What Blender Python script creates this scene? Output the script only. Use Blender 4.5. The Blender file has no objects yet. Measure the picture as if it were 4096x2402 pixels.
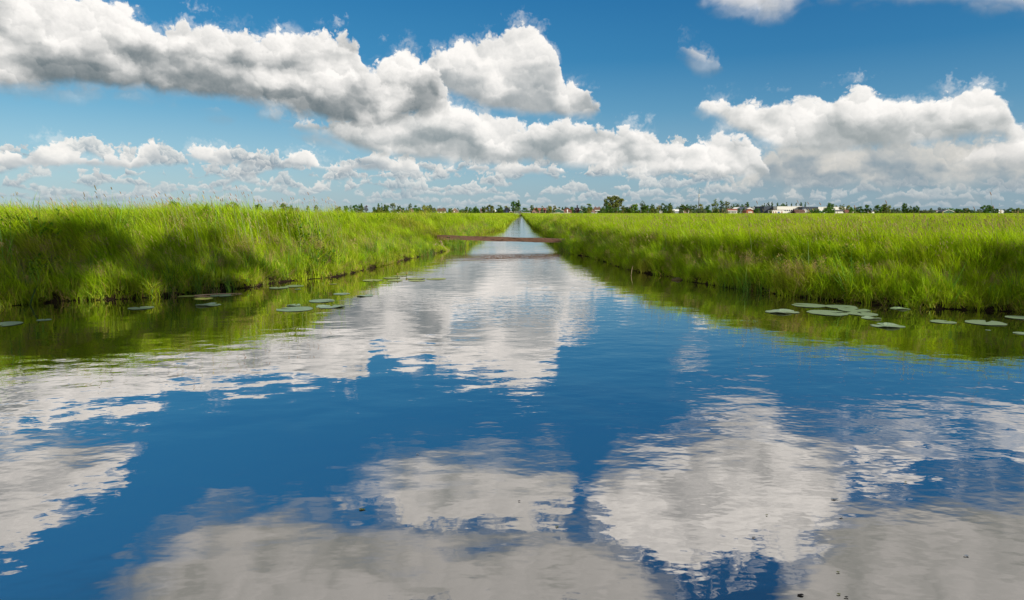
import bpy, bmesh, math, random
import numpy as np
from mathutils import Vector

SC = bpy.context.scene
COL = SC.collection
R = math.radians
rng = np.random.default_rng(7)
random.seed(7)

# ------------------------------------------------------------------ camera
FPX, PW, PH, HOR = 2718.0, 4096.0, 2402.0, 850.0      # focal length / size / horizon row of the photograph
EYE = 1.5
PITCH = math.atan((PH / 2 - HOR) / FPX)
cam_data = bpy.data.cameras.new("camera")
cam_data.sensor_width = 36.0
cam_data.lens = 36.0 * FPX / PW
cam_data.clip_start = 0.05
cam_data.clip_end = 30000.0
cam = bpy.data.objects.new("camera", cam_data)
COL.objects.link(cam)
cam.location = (0, 0, EYE)
cam.rotation_euler = (math.pi / 2 - PITCH, 0, 0)
SC.camera = cam


def ray(px, py):
    """world direction (x right, y forward, z up) seen at a place of the photograph"""
    x = (px - PW / 2) / FPX
    u = -(py - PH / 2) / FPX
    c, s = math.cos(PITCH), math.sin(PITCH)
    return (x, c + u * s, -s + u * c)


def on_plane(px, py, z=0.0):
    d = ray(px, py)
    t = (z - EYE) / d[2]
    return (d[0] * t, d[1] * t)


def at_dist(px, dist):
    """x, y on the ground at forward distance dist under the photograph's column px near the horizon"""
    d = ray(px, HOR)
    return (d[0] / d[1] * dist, dist)


def azel(px, py):
    d = ray(px, py)
    return math.degrees(math.atan2(d[0], d[1])), abs(math.degrees(math.atan2(d[2], math.hypot(d[0], d[1]))))


# ------------------------------------------------------------------ sun and exposure
SUN_EL, SUN_AZ = 24.0, 130.0      # azimuth clockwise from the view direction: behind and to the right
sun_data = bpy.data.lights.new("sun", 'SUN')
sun_data.energy = 5.0
sun_data.angle = R(0.53)
sun_data.color = (1.0, 0.93, 0.80)
sun = bpy.data.objects.new("sun", sun_data)
COL.objects.link(sun)
to_sun = Vector((math.sin(R(SUN_AZ)) * math.cos(R(SUN_EL)), math.cos(R(SUN_AZ)) * math.cos(R(SUN_EL)), math.sin(R(SUN_EL))))
sun.rotation_euler = to_sun.to_track_quat('Z', 'Y').to_euler()
SC.view_settings.view_transform = 'Standard'
SC.view_settings.look = 'None'
SC.view_settings.exposure = 0.0
SC.view_settings.gamma = 1.0


# ------------------------------------------------------------------ node helper
class E:
    """a socket or number with arithmetic that builds shader nodes"""
    nt = None

    def __init__(s, v): s.v = v

    @staticmethod
    def node(kind, **kw):
        n = E.nt.nodes.new(kind)
        for k, v in kw.items():
            setattr(n, k, v)
        return n

    @staticmethod
    def put(sock, v):
        if isinstance(v, E): v = v.v
        if isinstance(v, bpy.types.NodeSocket):
            E.nt.links.new(v, sock)
        elif isinstance(v, (tuple, list)) and len(v) == 3 and sock.type == 'RGBA':
            sock.default_value = (*v, 1)
        else:
            sock.default_value = v

    @staticmethod
    def m(op, a, b=None, c=None, clamp=False):
        n = E.node('ShaderNodeMath', operation=op, use_clamp=clamp)
        E.put(n.inputs[0], a)
        if b is not None: E.put(n.inputs[1], b)
        if c is not None: E.put(n.inputs[2], c)
        return E(n.outputs[0])

    def __add__(s, o): return E.m('ADD', s, o)
    __radd__ = __add__
    def __sub__(s, o): return E.m('SUBTRACT', s, o)
    def __rsub__(s, o): return E.m('SUBTRACT', o, s)
    def __mul__(s, o): return E.m('MULTIPLY', s, o)
    __rmul__ = __mul__
    def __truediv__(s, o): return E.m('DIVIDE', s, o)
    def __rtruediv__(s, o): return E.m('DIVIDE', o, s)


def emin(a, b): return E.m('MINIMUM', a, b)
def emax(a, b): return E.m('MAXIMUM', a, b)
def clamp01(a): return E.m('ADD', a, 0.0, clamp=True)


def sstep(lo, hi, x, t0=0.0, t1=1.0):
    n = E.node('ShaderNodeMapRange', interpolation_type='SMOOTHSTEP')
    E.put(n.inputs[0], x); E.put(n.inputs[1], lo); E.put(n.inputs[2], hi); E.put(n.inputs[3], t0); E.put(n.inputs[4], t1)
    return E(n.outputs[0])


def lin(lo, hi, x, t0=0.0, t1=1.0):
    n = E.node('ShaderNodeMapRange', clamp=True)
    E.put(n.inputs[0], x); E.put(n.inputs[1], lo); E.put(n.inputs[2], hi); E.put(n.inputs[3], t0); E.put(n.inputs[4], t1)
    return E(n.outputs[0])


def mixc(f, a, b, mode='MIX'):
    n = E.node('ShaderNodeMix', data_type='RGBA', blend_type=mode)
    E.put(n.inputs[0], f); E.put(n.inputs[6], a); E.put(n.inputs[7], b)
    return E(n.outputs[2])


def comb(x, y, z=0.0):
    n = E.node('ShaderNodeCombineXYZ')
    E.put(n.inputs[0], x); E.put(n.inputs[1], y); E.put(n.inputs[2], z)
    return E(n.outputs[0])


def sep(v):
    n = E.node('ShaderNodeSeparateXYZ'); E.put(n.inputs[0], v)
    return E(n.outputs[0]), E(n.outputs[1]), E(n.outputs[2])


def noise(vec, scale, detail=2.0, rough=0.5, dim='3D', color=False, dist=0.0):
    n = E.node('ShaderNodeTexNoise', noise_dimensions=dim)
    E.put(n.inputs['Vector'], vec); E.put(n.inputs['Scale'], scale)
    E.put(n.inputs['Detail'], detail); E.put(n.inputs['Roughness'], rough); E.put(n.inputs['Distortion'], dist)
    return E(n.outputs[1 if color else 0])


def voro(vec, scale, dim='2D', feature='SMOOTH_F1', smooth=0.35):
    n = E.node('ShaderNodeTexVoronoi', voronoi_dimensions=dim, feature=feature)
    E.put(n.inputs['Vector'], vec); E.put(n.inputs['Scale'], scale)
    if feature == 'SMOOTH_F1': E.put(n.inputs['Smoothness'], smooth)
    return E(n.outputs['Distance']), E(n.outputs['Position'])


def fcurve(x, pts):
    """x in 0..1 looked up in a polyline"""
    n = E.node('ShaderNodeFloatCurve')
    cv = n.mapping.curves[0]
    pts = sorted(pts)
    while len(cv.points) < len(pts): cv.points.new(0.5, 0.5)
    for p, (a, b) in zip(cv.points, pts):
        p.location = (a, b); p.handle_type = 'VECTOR'
    n.mapping.use_clip = False
    n.mapping.update()
    E.put(n.inputs[1], x)
    return E(n.outputs[0])


# ------------------------------------------------------------------ sky: Nishita light and procedural cumulus clouds
world = bpy.data.worlds.new("World")
SC.world = world
world.use_nodes = True
world.node_tree.nodes.clear()
E.nt = world.node_tree
SKY_STR = 0.1
AR, ER = 42.0, 40.0


def norm_curve(pts, kind, mirrored=False):
    out = []
    for p in pts:
        a, e = azel(p[0], p[1])
        out.append(((a + AR) / (2 * AR), e / ER))
    return out


def build_sky():
    tc = E.node('ShaderNodeTexCoord')
    x, y, z = sep(E(tc.outputs['Generated']))
    D = 180 / math.pi
    az = E.m('ARCTAN2', x, y) * D
    el = E.m('ARCSINE', z) * D
    sky = E.node('ShaderNodeTexSky', sky_type='NISHITA', sun_disc=False)
    sky.sun_elevation = R(SUN_EL); sky.sun_rotation = R(SUN_AZ)
    sky.altitude = 0; sky.air_density = 1.0; sky.dust_density = 0.6; sky.ozone_density = 3.0
    hsv = E.node('ShaderNodeHueSaturation')
    E.put(hsv.inputs['Color'], E(sky.outputs[0])); hsv.inputs['Saturation'].default_value = 1.25
    base = mixc(1.0, E(hsv.outputs[0]), (SKY_STR, SKY_STR, SKY_STR), 'MULTIPLY')
    # clear-air colour by height, deeper towards the right
    stops = [(0.0, (0.34, 0.45, 0.52)), (2.5, (0.31, 0.48, 0.58)), (5.0, (0.24, 0.45, 0.60)), (8.0, (0.125, 0.35, 0.55)), (12.0, (0.040, 0.235, 0.47)),
             (17.0, (0.020, 0.175, 0.41)), (24.0, (0.022, 0.170, 0.42)), (32.0, (0.018, 0.085, 0.22)), (90.0, (0.02, 0.09, 0.26))]
    cr = E.node('ShaderNodeValToRGB')
    for k, (p, col) in enumerate(stops):
        e_ = cr.color_ramp.elements[k] if k < 2 else cr.color_ramp.elements.new(1.0)
        e_.position = p / 90.0; e_.color = (*col, 1)
    E.put(cr.inputs[0], el / 90.0)
    side = lin(-34.0, 22.0, az)
    clear = mixc(side, mixc(1.0, E(cr.outputs[0]), (1.25, 1.22, 1.15), 'MULTIPLY'), mixc(1.0, E(cr.outputs[0]), (0.80, 0.86, 0.90), 'MULTIPLY'))
    base = mixc(0.88, base, clear)

    P = comb(az, el)
    # ---- shared puff fields
    w1 = noise(P, 0.22, 4, 0.5, '2D', True)
    wx, wy, _ = sep(w1)
    ax = az + (wx - 0.5) * 3.4
    ay = el + (wy - 0.5) * 2.6
    P1 = comb(ax, ay)
    w2 = noise(P, 1.1, 5, 0.58, '2D', True)
    ux, uy, _ = sep(w2)
    P2 = comb(ax * 0.5 + az * 0.5 + (ux - 0.5) * 1.5, ay * 0.5 + el * 0.5 + (uy - 0.5) * 1.3)

    def puffs(p, px, py, scale, k):
        d, pos = voro(p, scale)
        qx, qy, _ = sep(pos)
        lx = (px - qx * 1.0) * scale
        ly = (py - qy * 1.0) * scale
        lit = lx * 0.42 + ly * 0.85
        return 1.0 - d * k, lit
    p2x, p2y, _ = sep(P2)
    h1, l1 = puffs(P1, ax, ay, 0.33, 1.2)
    h2, l2 = puffs(P2, p2x, p2y, 0.72, 1.2)
    h3, l3 = puffs(P2, p2x, p2y, 2.3, 1.2)
    fine = noise(P, 4.2, 5, 0.55, '2D')
    H = h1 * 0.50 + h2 * 0.30 + h3 * 0.14 + fine * 0.13 + 0.015          # about 0..1
    L = l1 * 0.62 + l2 * 0.42 + l3 * 0.10 + (fine - 0.5) * 0.30
    broad = noise(comb(az * 0.55 + (ux - 0.5) * 0.5, el + (uy - 0.5) * 0.6), 0.42, 3, 0.5, '2D')

    an = (az + (wx - 0.5) * 1.2 + AR) / (2 * AR)

    WHITE = (1.02, 0.99, 0.95)
    GREY = (0.20, 0.235, 0.25)

    def bank(col, top, bot, amp=1.6, soft=0.35, botsoft=1.0, lo=0.12, bright=1.0, lit_k=0.42, tpow=1.0, white=WHITE, grey=GREY, opac=1.0, off=0.0, hcl=None):
        T = fcurve(an, norm_curve(top, 't')) * ER
        B = fcurve(an, norm_curve(bot, 'b')) * ER
        s_top = T - el
        s_bot = el - B
        rag = ((H - 0.60 + off) * 1.25 + (h2 - 0.5) * 0.45 + (h3 - 0.5) * 0.2) * amp
        s1 = s_top + rag
        s2 = s_bot * botsoft + rag * 0.28 + (broad - 0.5) * 0.8 * min(amp, 1.0)
        a = emin(sstep(0.0, soft, s1), sstep(-0.1, soft * 2.0 + 0.1, s2)) * opac
        s = emin(s1, s2)
        veil = sstep(-0.85 * min(amp, 1.0), 0.3, s1 + (fine - 0.5) * 0.8 + (h3 - 0.5) * 0.3 + (h2 - 0.5) * 0.5) * sstep(-0.7, 0.3, s2) * sstep(0.42, 0.66, broad) * 0.34
        a = emax(a, veil)
        t = (el - B) / emax(T - B, 0.6) + (broad - 0.5) * 1.7 + (h1 - 0.5) * 0.35 - 0.06
 
        shade = sstep(lo - 0.15, 0.80, t) * 0.80 + lin(-0.9, 0.5, t) * 0.20                                # 0 base .. 1 top
        edge = sstep(0.0, 0.7, s, 0.30, 0.0)                     # thin edges let the light through
        b = clamp01(shade * 0.86 + (L - 0.04) * lit_k * 1.2 * (shade * 0.6 + 0.4) + edge * 0.4)
        c = mixc(b, grey, tuple(v * bright for v in white))
        return mixc(a, col, c)

    # ---- distant rows of fair-weather cumulus towards the horizon
    c = base
    hazec = (0.33, 0.47, 0.56)
    rows = [(0.35, 0.34, 1.9), (0.75, 0.50, 1.45), (1.25, 0.72, 1.1), (1.9, 0.95, 0.85), (2.7, 1.2, 0.62), (3.4, 1.4, 0.5)]
    lowmod = noise(comb(az * 0.5, el * 1.6), 0.33, 2.0, 0.5, '2D')
    for k, (b0, hh, fr) in enumerate(rows):
        q = comb(az + (ux - 0.5) * 0.6 + 37.1 * k, float(k) * 3.7)
        n1 = noise(q, fr * 0.55, 2.0, 0.62, '2D')
        bb = noise(comb(az, 9.0 + k * 5.0), 0.20 + 0.25 / (k + 1), 2.0, 0.5, '2D')
        base_e = (bb - 0.5) * (0.7 + 0.45 * k) + b0
        d1 = emax(n1 - 0.385 + (lowmod - 0.5) * 0.55, 0.0)
        hgt = E.m('SQRT', d1) * (hh * 2.5) - (0.06 * hh)
        sT = base_e + hgt - el + (h3 - 0.5) * (0.5 * hh) + (fine - .5) * 0.28 * hh + (h2 - 0.5) * 0.5 * hh
        sB = el - base_e
        a = emin(sstep(0.0, 0.14 + 0.04 * k, sT), sstep(-0.02 * k, 0.12 + 0.05 * k, sB + (fine - 0.5) * 0.15))
        t = clamp01(sB / emax(hgt, 0.25))
        b = clamp01(lin(0.0, 0.75, t) * 0.62 + l3 * 0.45 + l2 * 0.35 + (broad - 0.5) * 0.9 + 0.14)
        fade = math.exp(-0.52 * (b0 + 0.1))
        gr = tuple(g * (1 - fade) + h * fade for g, h in zip((0.30, 0.36, 0.41), (0.31, 0.42, 0.50)))
        wh = tuple(g * (1 - fade) + h * fade for g, h in zip((0.95, 0.92, 0.86), (0.52, 0.57, 0.59)))
        c = mixc(a * (0.97 - 0.42 * fade), c, mixc(b, gr, wh))
    return c, bank, base


def xy(*v):
    """display coordinates (2520 wide) to photograph pixels"""
    return [(v[i] * 1.6254, v[i + 1] * 1.6254) for i in range(0, len(v), 2)]


def finish_sky():
    c, bank, base = build_sky()
    # middle distance cumulus, left and centre
    c = bank(c, xy(-60, 385, 0, 370, 60, 370, 85, 352, 100, 345, 160, 352, 200, 378, 300, 372, 325, 402, 335, 370, 345, 350, 385, 348, 415, 380, 430, 400, 440, 415, 455, 365, 510, 350, 540, 355, 590, 375, 640, 388, 665, 430, 680, 440, 690, 385, 740, 370, 775, 375, 800, 405, 850, 395, 880, 380, 930, 373, 1000, 385, 1045, 420, 1060, 440, 1090, 440, 1110, 410, 1150, 408, 1190, 390, 1260, 398, 1290, 402, 1380, 402, 1395, 430, 1420, 460, 2600, 470),
             xy(-60, 415, 0, 418, 100, 416, 160, 412, 350, 420, 370, 402, 425, 408, 440, 400, 450, 385, 520, 410, 640, 414, 660, 415, 680, 415, 690, 415, 790, 418, 830, 425, 1045, 428, 1060, 425, 1120, 425, 1140, 424, 1280, 435, 1385, 433, 1400, 430, 1420, 430, 2600, 430),
             amp=0.95, soft=0.30, botsoft=1.6, lo=0.05, white=(1.0, 0.97, 0.92), grey=(0.36, 0.42, 0.46), off=-0.04)
    # low grey sheet on the right
    c = bank(c, xy(-60, 520, 1500, 520, 1700, 460, 1800, 440, 1860, 400, 1900, 350, 2000, 340, 2200, 340, 2400, 335, 2520, 320, 2640, 330),
             xy(-60, 480, 1500, 480, 1700, 485, 1800, 488, 1880, 490, 2000, 494, 2200, 496, 2400, 496, 2520, 496, 2640, 496),
             amp=0.8, soft=0.8, botsoft=0.8, lo=0.32, bright=0.70, white=(0.98, 0.95, 0.88), grey=(0.24, 0.32, 0.38), opac=0.95)
    c = bank(c, xy(-60, 560, 2300, 520, 2350, 400, 2400, 370, 2440, 340, 2520, 322, 2640, 330),
             xy(-60, 400, 2300, 400, 2350, 415, 2400, 418, 2440, 420, 2520, 422, 2640, 420),
             amp=0.8, soft=0.5, botsoft=0.8, lo=0.2, bright=0.84, grey=(0.28, 0.34, 0.38))
    # long middle strip running to the right
    c = bank(c, xy(-60, 520, 640, 420, 680, 330, 720, 300, 800, 280, 900, 262, 1050, 262, 1085, 238, 1130, 236, 1170, 262, 1220, 282, 1270, 300, 1340, 298, 1400, 292, 1470, 300, 1500, 318, 1560, 305, 1600, 312, 1630, 340, 1680, 350, 1720, 328, 1760, 332, 1790, 322, 1850, 330, 1880, 390, 1900, 440, 1950, 520, 2600, 520),
             xy(-60, 300, 640, 300, 680, 310, 740, 330, 820, 352, 880, 385, 1000, 400, 1150, 410, 1300, 415, 1500, 422, 1700, 440, 1880, 448, 1900, 430, 1950, 420, 2600, 420),
             amp=1.0, soft=0.42, botsoft=1.0, lo=0.08, grey=(0.29, 0.34, 0.36))
    # right bank
    c = bank(c, xy(-60, 560, 1640, 520, 1700, 300, 1720, 245, 1780, 240, 1850, 242, 1950, 236, 2050, 228, 2085, 212, 2110, 205, 2150, 212, 2190, 236, 2300, 232, 2380, 216, 2440, 205, 2480, 240, 2500, 300, 2540, 330, 2640, 330),
             xy(-60, 300, 1640, 300, 1700, 270, 1760, 295, 1850, 345, 1950, 388, 2050, 392, 2200, 380, 2350, 360, 2450, 345, 2500, 370, 2540, 390, 2640, 390),
             amp=0.9, soft=0.42, botsoft=1.0, lo=0.06, grey=(0.34, 0.38, 0.39))
    # central peaked cloud
    c = bank(c, xy(-60, 560, 1000, 400, 1030, 190, 1045, 120, 1080, 100, 1130, 92, 1200, 85, 1235, 80, 1255, 55, 1310, 50, 1345, 85, 1366, 135, 1378, 190, 1430, 205, 1470, 228, 1490, 265, 1520, 420, 2600, 560),
             xy(-60, 200, 1000, 200, 1030, 195, 1080, 225, 1120, 245, 1200, 275, 1280, 292, 1350, 295, 1465, 300, 1490, 280, 1520, 200, 2600, 200),
             amp=0.95, soft=0.42, botsoft=1.2, lo=0.08, grey=(0.32, 0.36, 0.38), bright=0.98)
    # long upper left bank
    c = bank(c, xy(-60, -60, 120, -45, 255, -12, 320, 0, 350, 20, 385, 72, 430, 52, 500, 48, 560, 65, 600, 72, 640, 85, 680, 62, 740, 72, 800, 80, 850, 72, 885, 100, 905, 165, 925, 160, 950, 125, 1000, 105, 1040, 135, 1075, 170, 1105, 230, 1140, 400, 2600, 560),
             xy(-60, 228, 0, 228, 120, 234, 260, 232, 400, 244, 560, 266, 700, 285, 780, 310, 860, 330, 950, 320, 1050, 300, 1105, 275, 1140, 220, 2600, 200),
             amp=1.15, soft=0.45, botsoft=0.9, lo=0.18, grey=(0.17, 0.21, 0.23))
    # loose scraps under the long bank
    c = bank(c, xy(-60, 400, 470, 330, 490, 262, 530, 258, 570, 275, 600, 330, 640, 340, 670, 272, 720, 285, 770, 310, 830, 330, 880, 400, 2600, 500),
             xy(-60, 250, 470, 250, 490, 280, 530, 290, 570, 285, 600, 250, 640, 250, 670, 300, 720, 325, 770, 345, 830, 345, 880, 250, 2600, 250),
             amp=0.7, soft=0.9, botsoft=1.0, lo=0.3, bright=0.62, opac=0.6, grey=(0.22, 0.28, 0.32))
    # small wisps, upper right
    c = bank(c, xy(-60, 200, 1600, 200, 1650, 150, 1670, 110, 1700, 105, 1730, 130, 1760, 160, 1790, 200, 1850, 250, 2600, 250),
             xy(-60, 100, 1600, 100, 1650, 120, 1670, 130, 1700, 165, 1730, 172, 1760, 172, 1790, 150, 1850, 100, 2600, 100),
             amp=0.8, soft=0.8, botsoft=1.0, lo=-0.2, bright=0.80, opac=0.9, off=0.38)
    c = bank(c, xy(-60, 60, 1690, 60, 1735, -20, 1850, -60, 1960, -40, 2010, -15, 2060, -10, 2150, -30, 2200, -40, 2350, -40, 2520, -40, 2640, -40),
             xy(-60, -40, 1690, -40, 1735, 15, 1800, 36, 1880, 46, 1940, 38, 1975, 8, 2010, -5, 2060, 0, 2150, 8, 2200, 20, 2300, 14, 2400, 12, 2520, 30, 2640, 30),
             amp=1.0, soft=0.8, botsoft=1.0, lo=-0.2, bright=0.85, opac=0.95, white=(0.95, 0.95, 0.97), off=0.22)
    # higher clouds, seen in the water only
    c = bank(c, xy(-60, 1440, 0, 1400, 100, 1320, 200, 1240, 300, 1210, 340, 1100, 370, 1050, 400, 1000, 2600, 1000),
             xy(-60, 1055, 0, 1065, 100, 1050, 200, 1060, 300, 1065, 340, 1070, 370, 1100, 400, 1130, 2600, 1130),
             amp=1.6, soft=1.0, botsoft=1.0, bright=0.92, grey=(0.36, 0.38, 0.39), lo=-0.1)
    c = bank(c, xy(-60, 1000, 780, 1100, 830, 1220, 930, 1215, 1000, 1300, 1100, 1320, 1200, 1310, 1300, 1320, 1400, 1290, 1430, 1200, 1480, 1100, 2600, 1000),
             xy(-60, 1130, 780, 1200, 830, 1190, 930, 1130, 1000, 1090, 1100, 1085, 1200, 1080, 1300, 1090, 1400, 1100, 1430, 1150, 1480, 1180, 2600, 1130),
             amp=2.0, soft=1.6, botsoft=0.8, bright=0.84, grey=(0.36, 0.38, 0.37), lo=0.05, off=0.22, lit_k=0.3)
    c = bank(c, xy(-60, 1000, 1410, 1100, 1450, 1280, 1500, 1340, 1600, 1400, 1700, 1430, 1780, 1390, 1850, 1380, 1950, 1390, 2040, 1350, 2070, 1240, 2120, 1180, 2250, 1165, 2300, 1150, 2400, 1130, 2520, 1140, 2640, 1140),
             xy(-60, 1130, 1410, 1250, 1450, 1180, 1500, 1100, 1560, 1080, 1650, 1060, 1700, 1040, 1760, 1010, 1850, 985, 1940, 1010, 2040, 1040, 2070, 1080, 2120, 1060, 2250, 1040, 2300, 1060, 2400, 1050, 2520, 1010, 2640, 1000),
             amp=2.2, soft=1.8, botsoft=1.0, bright=1.04, grey=(0.40, 0.41, 0.41), lo=-0.05, off=0.20)
    c = bank(c, xy(-60, 1800, 2600, 1800),
             xy(-60, 1620, 150, 1540, 280, 1420, 380, 1320, 520, 1235, 700, 1225, 850, 1250, 1000, 1275, 1200, 1275, 1400, 1250, 1500, 1300, 1620, 1390, 1680, 1520, 1780, 1560, 1880, 1540, 1920, 1430, 2000, 1350, 2060, 1240, 2120, 1190, 2300, 1175, 2520, 1150, 2640, 1150),
             amp=1.5, soft=1.6, botsoft=0.8, bright=0.66, grey=(0.29, 0.305, 0.285), lo=-0.3, off=0.45, lit_k=0.2)
    bg = E.node('ShaderNodeBackground')
    E.put(bg.inputs[0], mixc(1.0, c, (10.0, 10.0, 10.0), 'MULTIPLY'))
    bg.inputs[1].default_value = SKY_STR
    out = E.node('ShaderNodeOutputWorld')
    E.nt.links.new(bg.outputs[0], out.inputs[0])


finish_sky()
world.cycles.sampling_method = 'MANUAL'
world.cycles.sample_map_resolution = 512
SC.cycles.max_bounces = 8
SC.cycles.diffuse_bounces = 3
SC.cycles.glossy_bounces = 3
SC.cycles.transmission_bounces = 3
SC.cycles.transparent_max_bounces = 8
SC.cycles.sample_clamp_indirect = 4.0


# ------------------------------------------------------------------ helpers for things, parts and meshes
def tag(o, label=None, cat=None, group=None, kind=None):
    for k, v in (('label', label), ('category', cat), ('group', group), ('kind', kind)):
        if v: o[k] = v
    return o


def link(o, parent=None):
    COL.objects.link(o)
    if parent: o.parent = parent
    return o


def empty(name, loc=(0, 0, 0), rz=0.0):
    o = bpy.data.objects.new(name, None)
    o.empty_display_size = 0.2
    o.location = loc
    o.rotation_euler = (0, 0, rz)
    return link(o)


class MB:
    """collects faces, then becomes one mesh object"""
    def __init__(s): s.v, s.f, s.mi = [], [], []

    def quad(s, pts, m=0):
        n = len(s.v); s.v += [tuple(p) for p in pts]; s.f.append(tuple(range(n, n + len(pts)))); s.mi.append(m)

    def box(s, x0, x1, y0, y1, z0, z1, m=0):
        n = len(s.v)
        s.v += [(x, y, z) for z in (z0, z1) for y in (y0, y1) for x in (x0, x1)]
        for f in ((0, 2, 3, 1), (4, 5, 7, 6), (0, 1, 5, 4), (2, 6, 7, 3), (0, 4, 6, 2), (1, 3, 7, 5)):
            s.f.append(tuple(n + i for i in f)); s.mi.append(m)

    def tube(s, pts, radii, seg=6, m=0, cap=True):
        n0 = len(s.v)
        for i, (p, r) in enumerate(zip(pts, radii)):
            p = Vector(p)
            d = Vector(pts[min(i + 1, len(pts) - 1)]) - Vector(pts[max(i - 1, 0)])
            q = d.to_track_quat('Z', 'Y') if d.length > 1e-9 else Vector((0, 0, 1)).to_track_quat('Z', 'Y')
            for k in range(seg):
                a = 2 * math.pi * k / seg
                s.v.append(tuple(p + q @ Vector((math.cos(a) * r, math.sin(a) * r, 0))))
        for i in range(len(pts) - 1):
            for k in range(seg):
                a, b = n0 + i * seg + k, n0 + i * seg + (k + 1) % seg
                s.f.append((a, b, b + seg, a + seg)); s.mi.append(m)
        if cap:
            s.f.append(tuple(n0 + k for k in range(seg))[::-1]); s.mi.append(m)
            s.f.append(tuple(n0 + (len(pts) - 1) * seg + k for k in range(seg))); s.mi.append(m)

    def mesh(s, name, mats, smooth=False):
        me = bpy.data.meshes.new(name)
        me.from_pydata(s.v, [], s.f)
        for m in (mats if isinstance(mats, (list, tuple)) else [mats]): me.materials.append(m)
        me.polygons.foreach_set('material_index', s.mi)
        if smooth: me.polygons.foreach_set('use_smooth', [True] * len(s.f))
        me.update()
        return me

    def build(s, name, mats, parent=None, smooth=False):
        return link(bpy.data.objects.new(name, s.mesh(name, mats, smooth)), parent)


def new_mat(name):
    m = bpy.data.materials.new(name); m.use_nodes = True
    m.node_tree.nodes.clear(); E.nt = m.node_tree
    return m


def out_surface(sh):
    o = E.node('ShaderNodeOutputMaterial'); E.nt.links.new(sh, o.inputs['Surface'])


def principled(col, rough=0.8, bump=None, bstr=0.3, bdist=0.02, spec=0.3):
    b = E.node('ShaderNodeBsdfPrincipled')
    E.put(b.inputs['Base Color'], col); E.put(b.inputs['Roughness'], rough)
    b.inputs['Specular IOR Level'].default_value = spec
    if bump is not None:
        n = E.node('ShaderNodeBump'); n.inputs['Strength'].default_value = bstr; n.inputs['Distance'].default_value = bdist
        E.put(n.inputs['Height'], bump); E.nt.links.new(n.outputs[0], b.inputs['Normal'])
    return b.outputs[0]


def pos():
    return E(E.node('ShaderNodeNewGeometry').outputs['Position'])


def objco():
    return E(E.node('ShaderNodeTexCoord').outputs['Object'])


def rand_obj():
    return E(E.node('ShaderNodeObjectInfo').outputs['Random'])


# ------------------------------------------------------------------ shoreline and ground height
LEFT = [(0, 1228), (250, 1207), (600, 1192), (800, 1172), (1000, 1150), (1160, 1125), (1370, 1103), (1600, 1045), (1700, 1022), (1770, 1008),
        (1853, 991), (1885, 965), (1913, 943), (1986, 921), (2012, 905), (2031, 889), (2058, 873), (2074, 864)]
RIGHT = [(4096, 1252), (3700, 1234), (3400, 1212), (3200, 1192), (2973, 1160), (2775, 1128), (2576, 1092), (2497, 1075), (2397, 1040),
         (2300, 1018), (2265, 1003), (2230, 975), (2191, 949), (2165, 925), (2140, 903), (2120, 888), (2102, 873), (2092, 864)]
Lw = [on_plane(*p) for p in LEFT]
Rw = [on_plane(*p) for p in RIGHT]
BACK = -1.2
poly = [(-90.0, BACK), (-90.0, 7.6), (-20.0, 8.8), (-12.0, 9.6)] + Lw + [(Lw[-1][0] + 0.5, Lw[-1][1] + 6)] + Rw[::-1] + [(12.0, 9.2), (22.0, 8.4), (90.0, 7.4), (90.0, BACK)]
POLY = np.array(poly)


def signed_dist(X, Y):
    """distance to the water's edge, positive on land"""
    best = np.full(X.shape, 1e18)
    inside = np.zeros(X.shape, bool)
    n = len(POLY)
    for i in range(n):
        x0, y0 = POLY[i]; x1, y1 = POLY[(i + 1) % n]
        dx, dy = x1 - x0, y1 - y0
        t = np.clip(((X - x0) * dx + (Y - y0) * dy) / (dx * dx + dy * dy + 1e-12), 0, 1)
        d = (X - x0 - t * dx) ** 2 + (Y - y0 - t * dy) ** 2
        best = np.minimum(best, d)
        c = (y0 > Y) != (y1 > Y)
        with np.errstate(divide='ignore', invalid='ignore'):
            xi = (x1 - x0) * (Y - y0) / (y1 - y0 if y1 != y0 else 1e-9) + x0
        inside ^= c & (X < xi)
    return np.sqrt(best) * np.where(inside, -1, 1)


def wob(X, Y, f, s):
    return (np.sin(X * f + s) * np.cos(Y * f * 1.13 + s * 1.7) + 0.5 * np.sin(X * f * 2.3 + Y * f * 1.7 + s * 2.1) + 0.3 * np.sin(X * f * 4.1 - Y * f * 3.7 + s)) / 1.8


def shore_dist(X, Y):
    return signed_dist(X, Y) + 0.10 * wob(X, Y, 1.9, 0.3) + 0.06 * wob(X, Y, 5.3, 1.3)


def smooth01(t):
    t = np.clip(t, 0, 1)
    return t * t * (3 - 2 * t)


def ground_h(X, Y):
    sd = shore_dist(X, Y)
    cx = 0.3 + Y * 0.006
    side = np.where(X < cx, 1.0, 0.0)
    near = smooth01(1 - (Y - 16) / 22.0)
    left_top = 0.68 + 0.24 * near
    right_top = 0.66 - 0.06 * near
    top = side * left_top + (1 - side) * right_top
    lip = 0.17 + 0.04 * side + 0.05 * wob(X, Y, 2.7, 1.9)
    run = 1.1 + 0.9 * side + 0.5 * wob(X, Y, 0.5, 4.0)
    h = lip * smooth01(sd / 0.11) + (top - lip) * smooth01(sd / run) + 0.05 * wob(X, Y, 0.9, 2.0) * smooth01(sd / 0.8) + 0.03 * wob(X, Y, 3.1, 5.0) * smooth01(sd / 0.3)
    h = h * (1 - 0.72 * np.exp(-((Y - 28.0) / 2.2) ** 2) * np.exp(-((X + 3.0) / 1.5) ** 2))
    return np.where(sd > 0, h - 0.03, np.maximum(-0.03 + sd * 1.6, -0.75)), sd


def axis(parts):
    out = [parts[0][0]]
    for a, b, st in parts:
        n = max(1, int(round((b - a) / st)))
        out += list(np.linspace(a, b, n + 1)[1:])
    return np.array(out)


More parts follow.
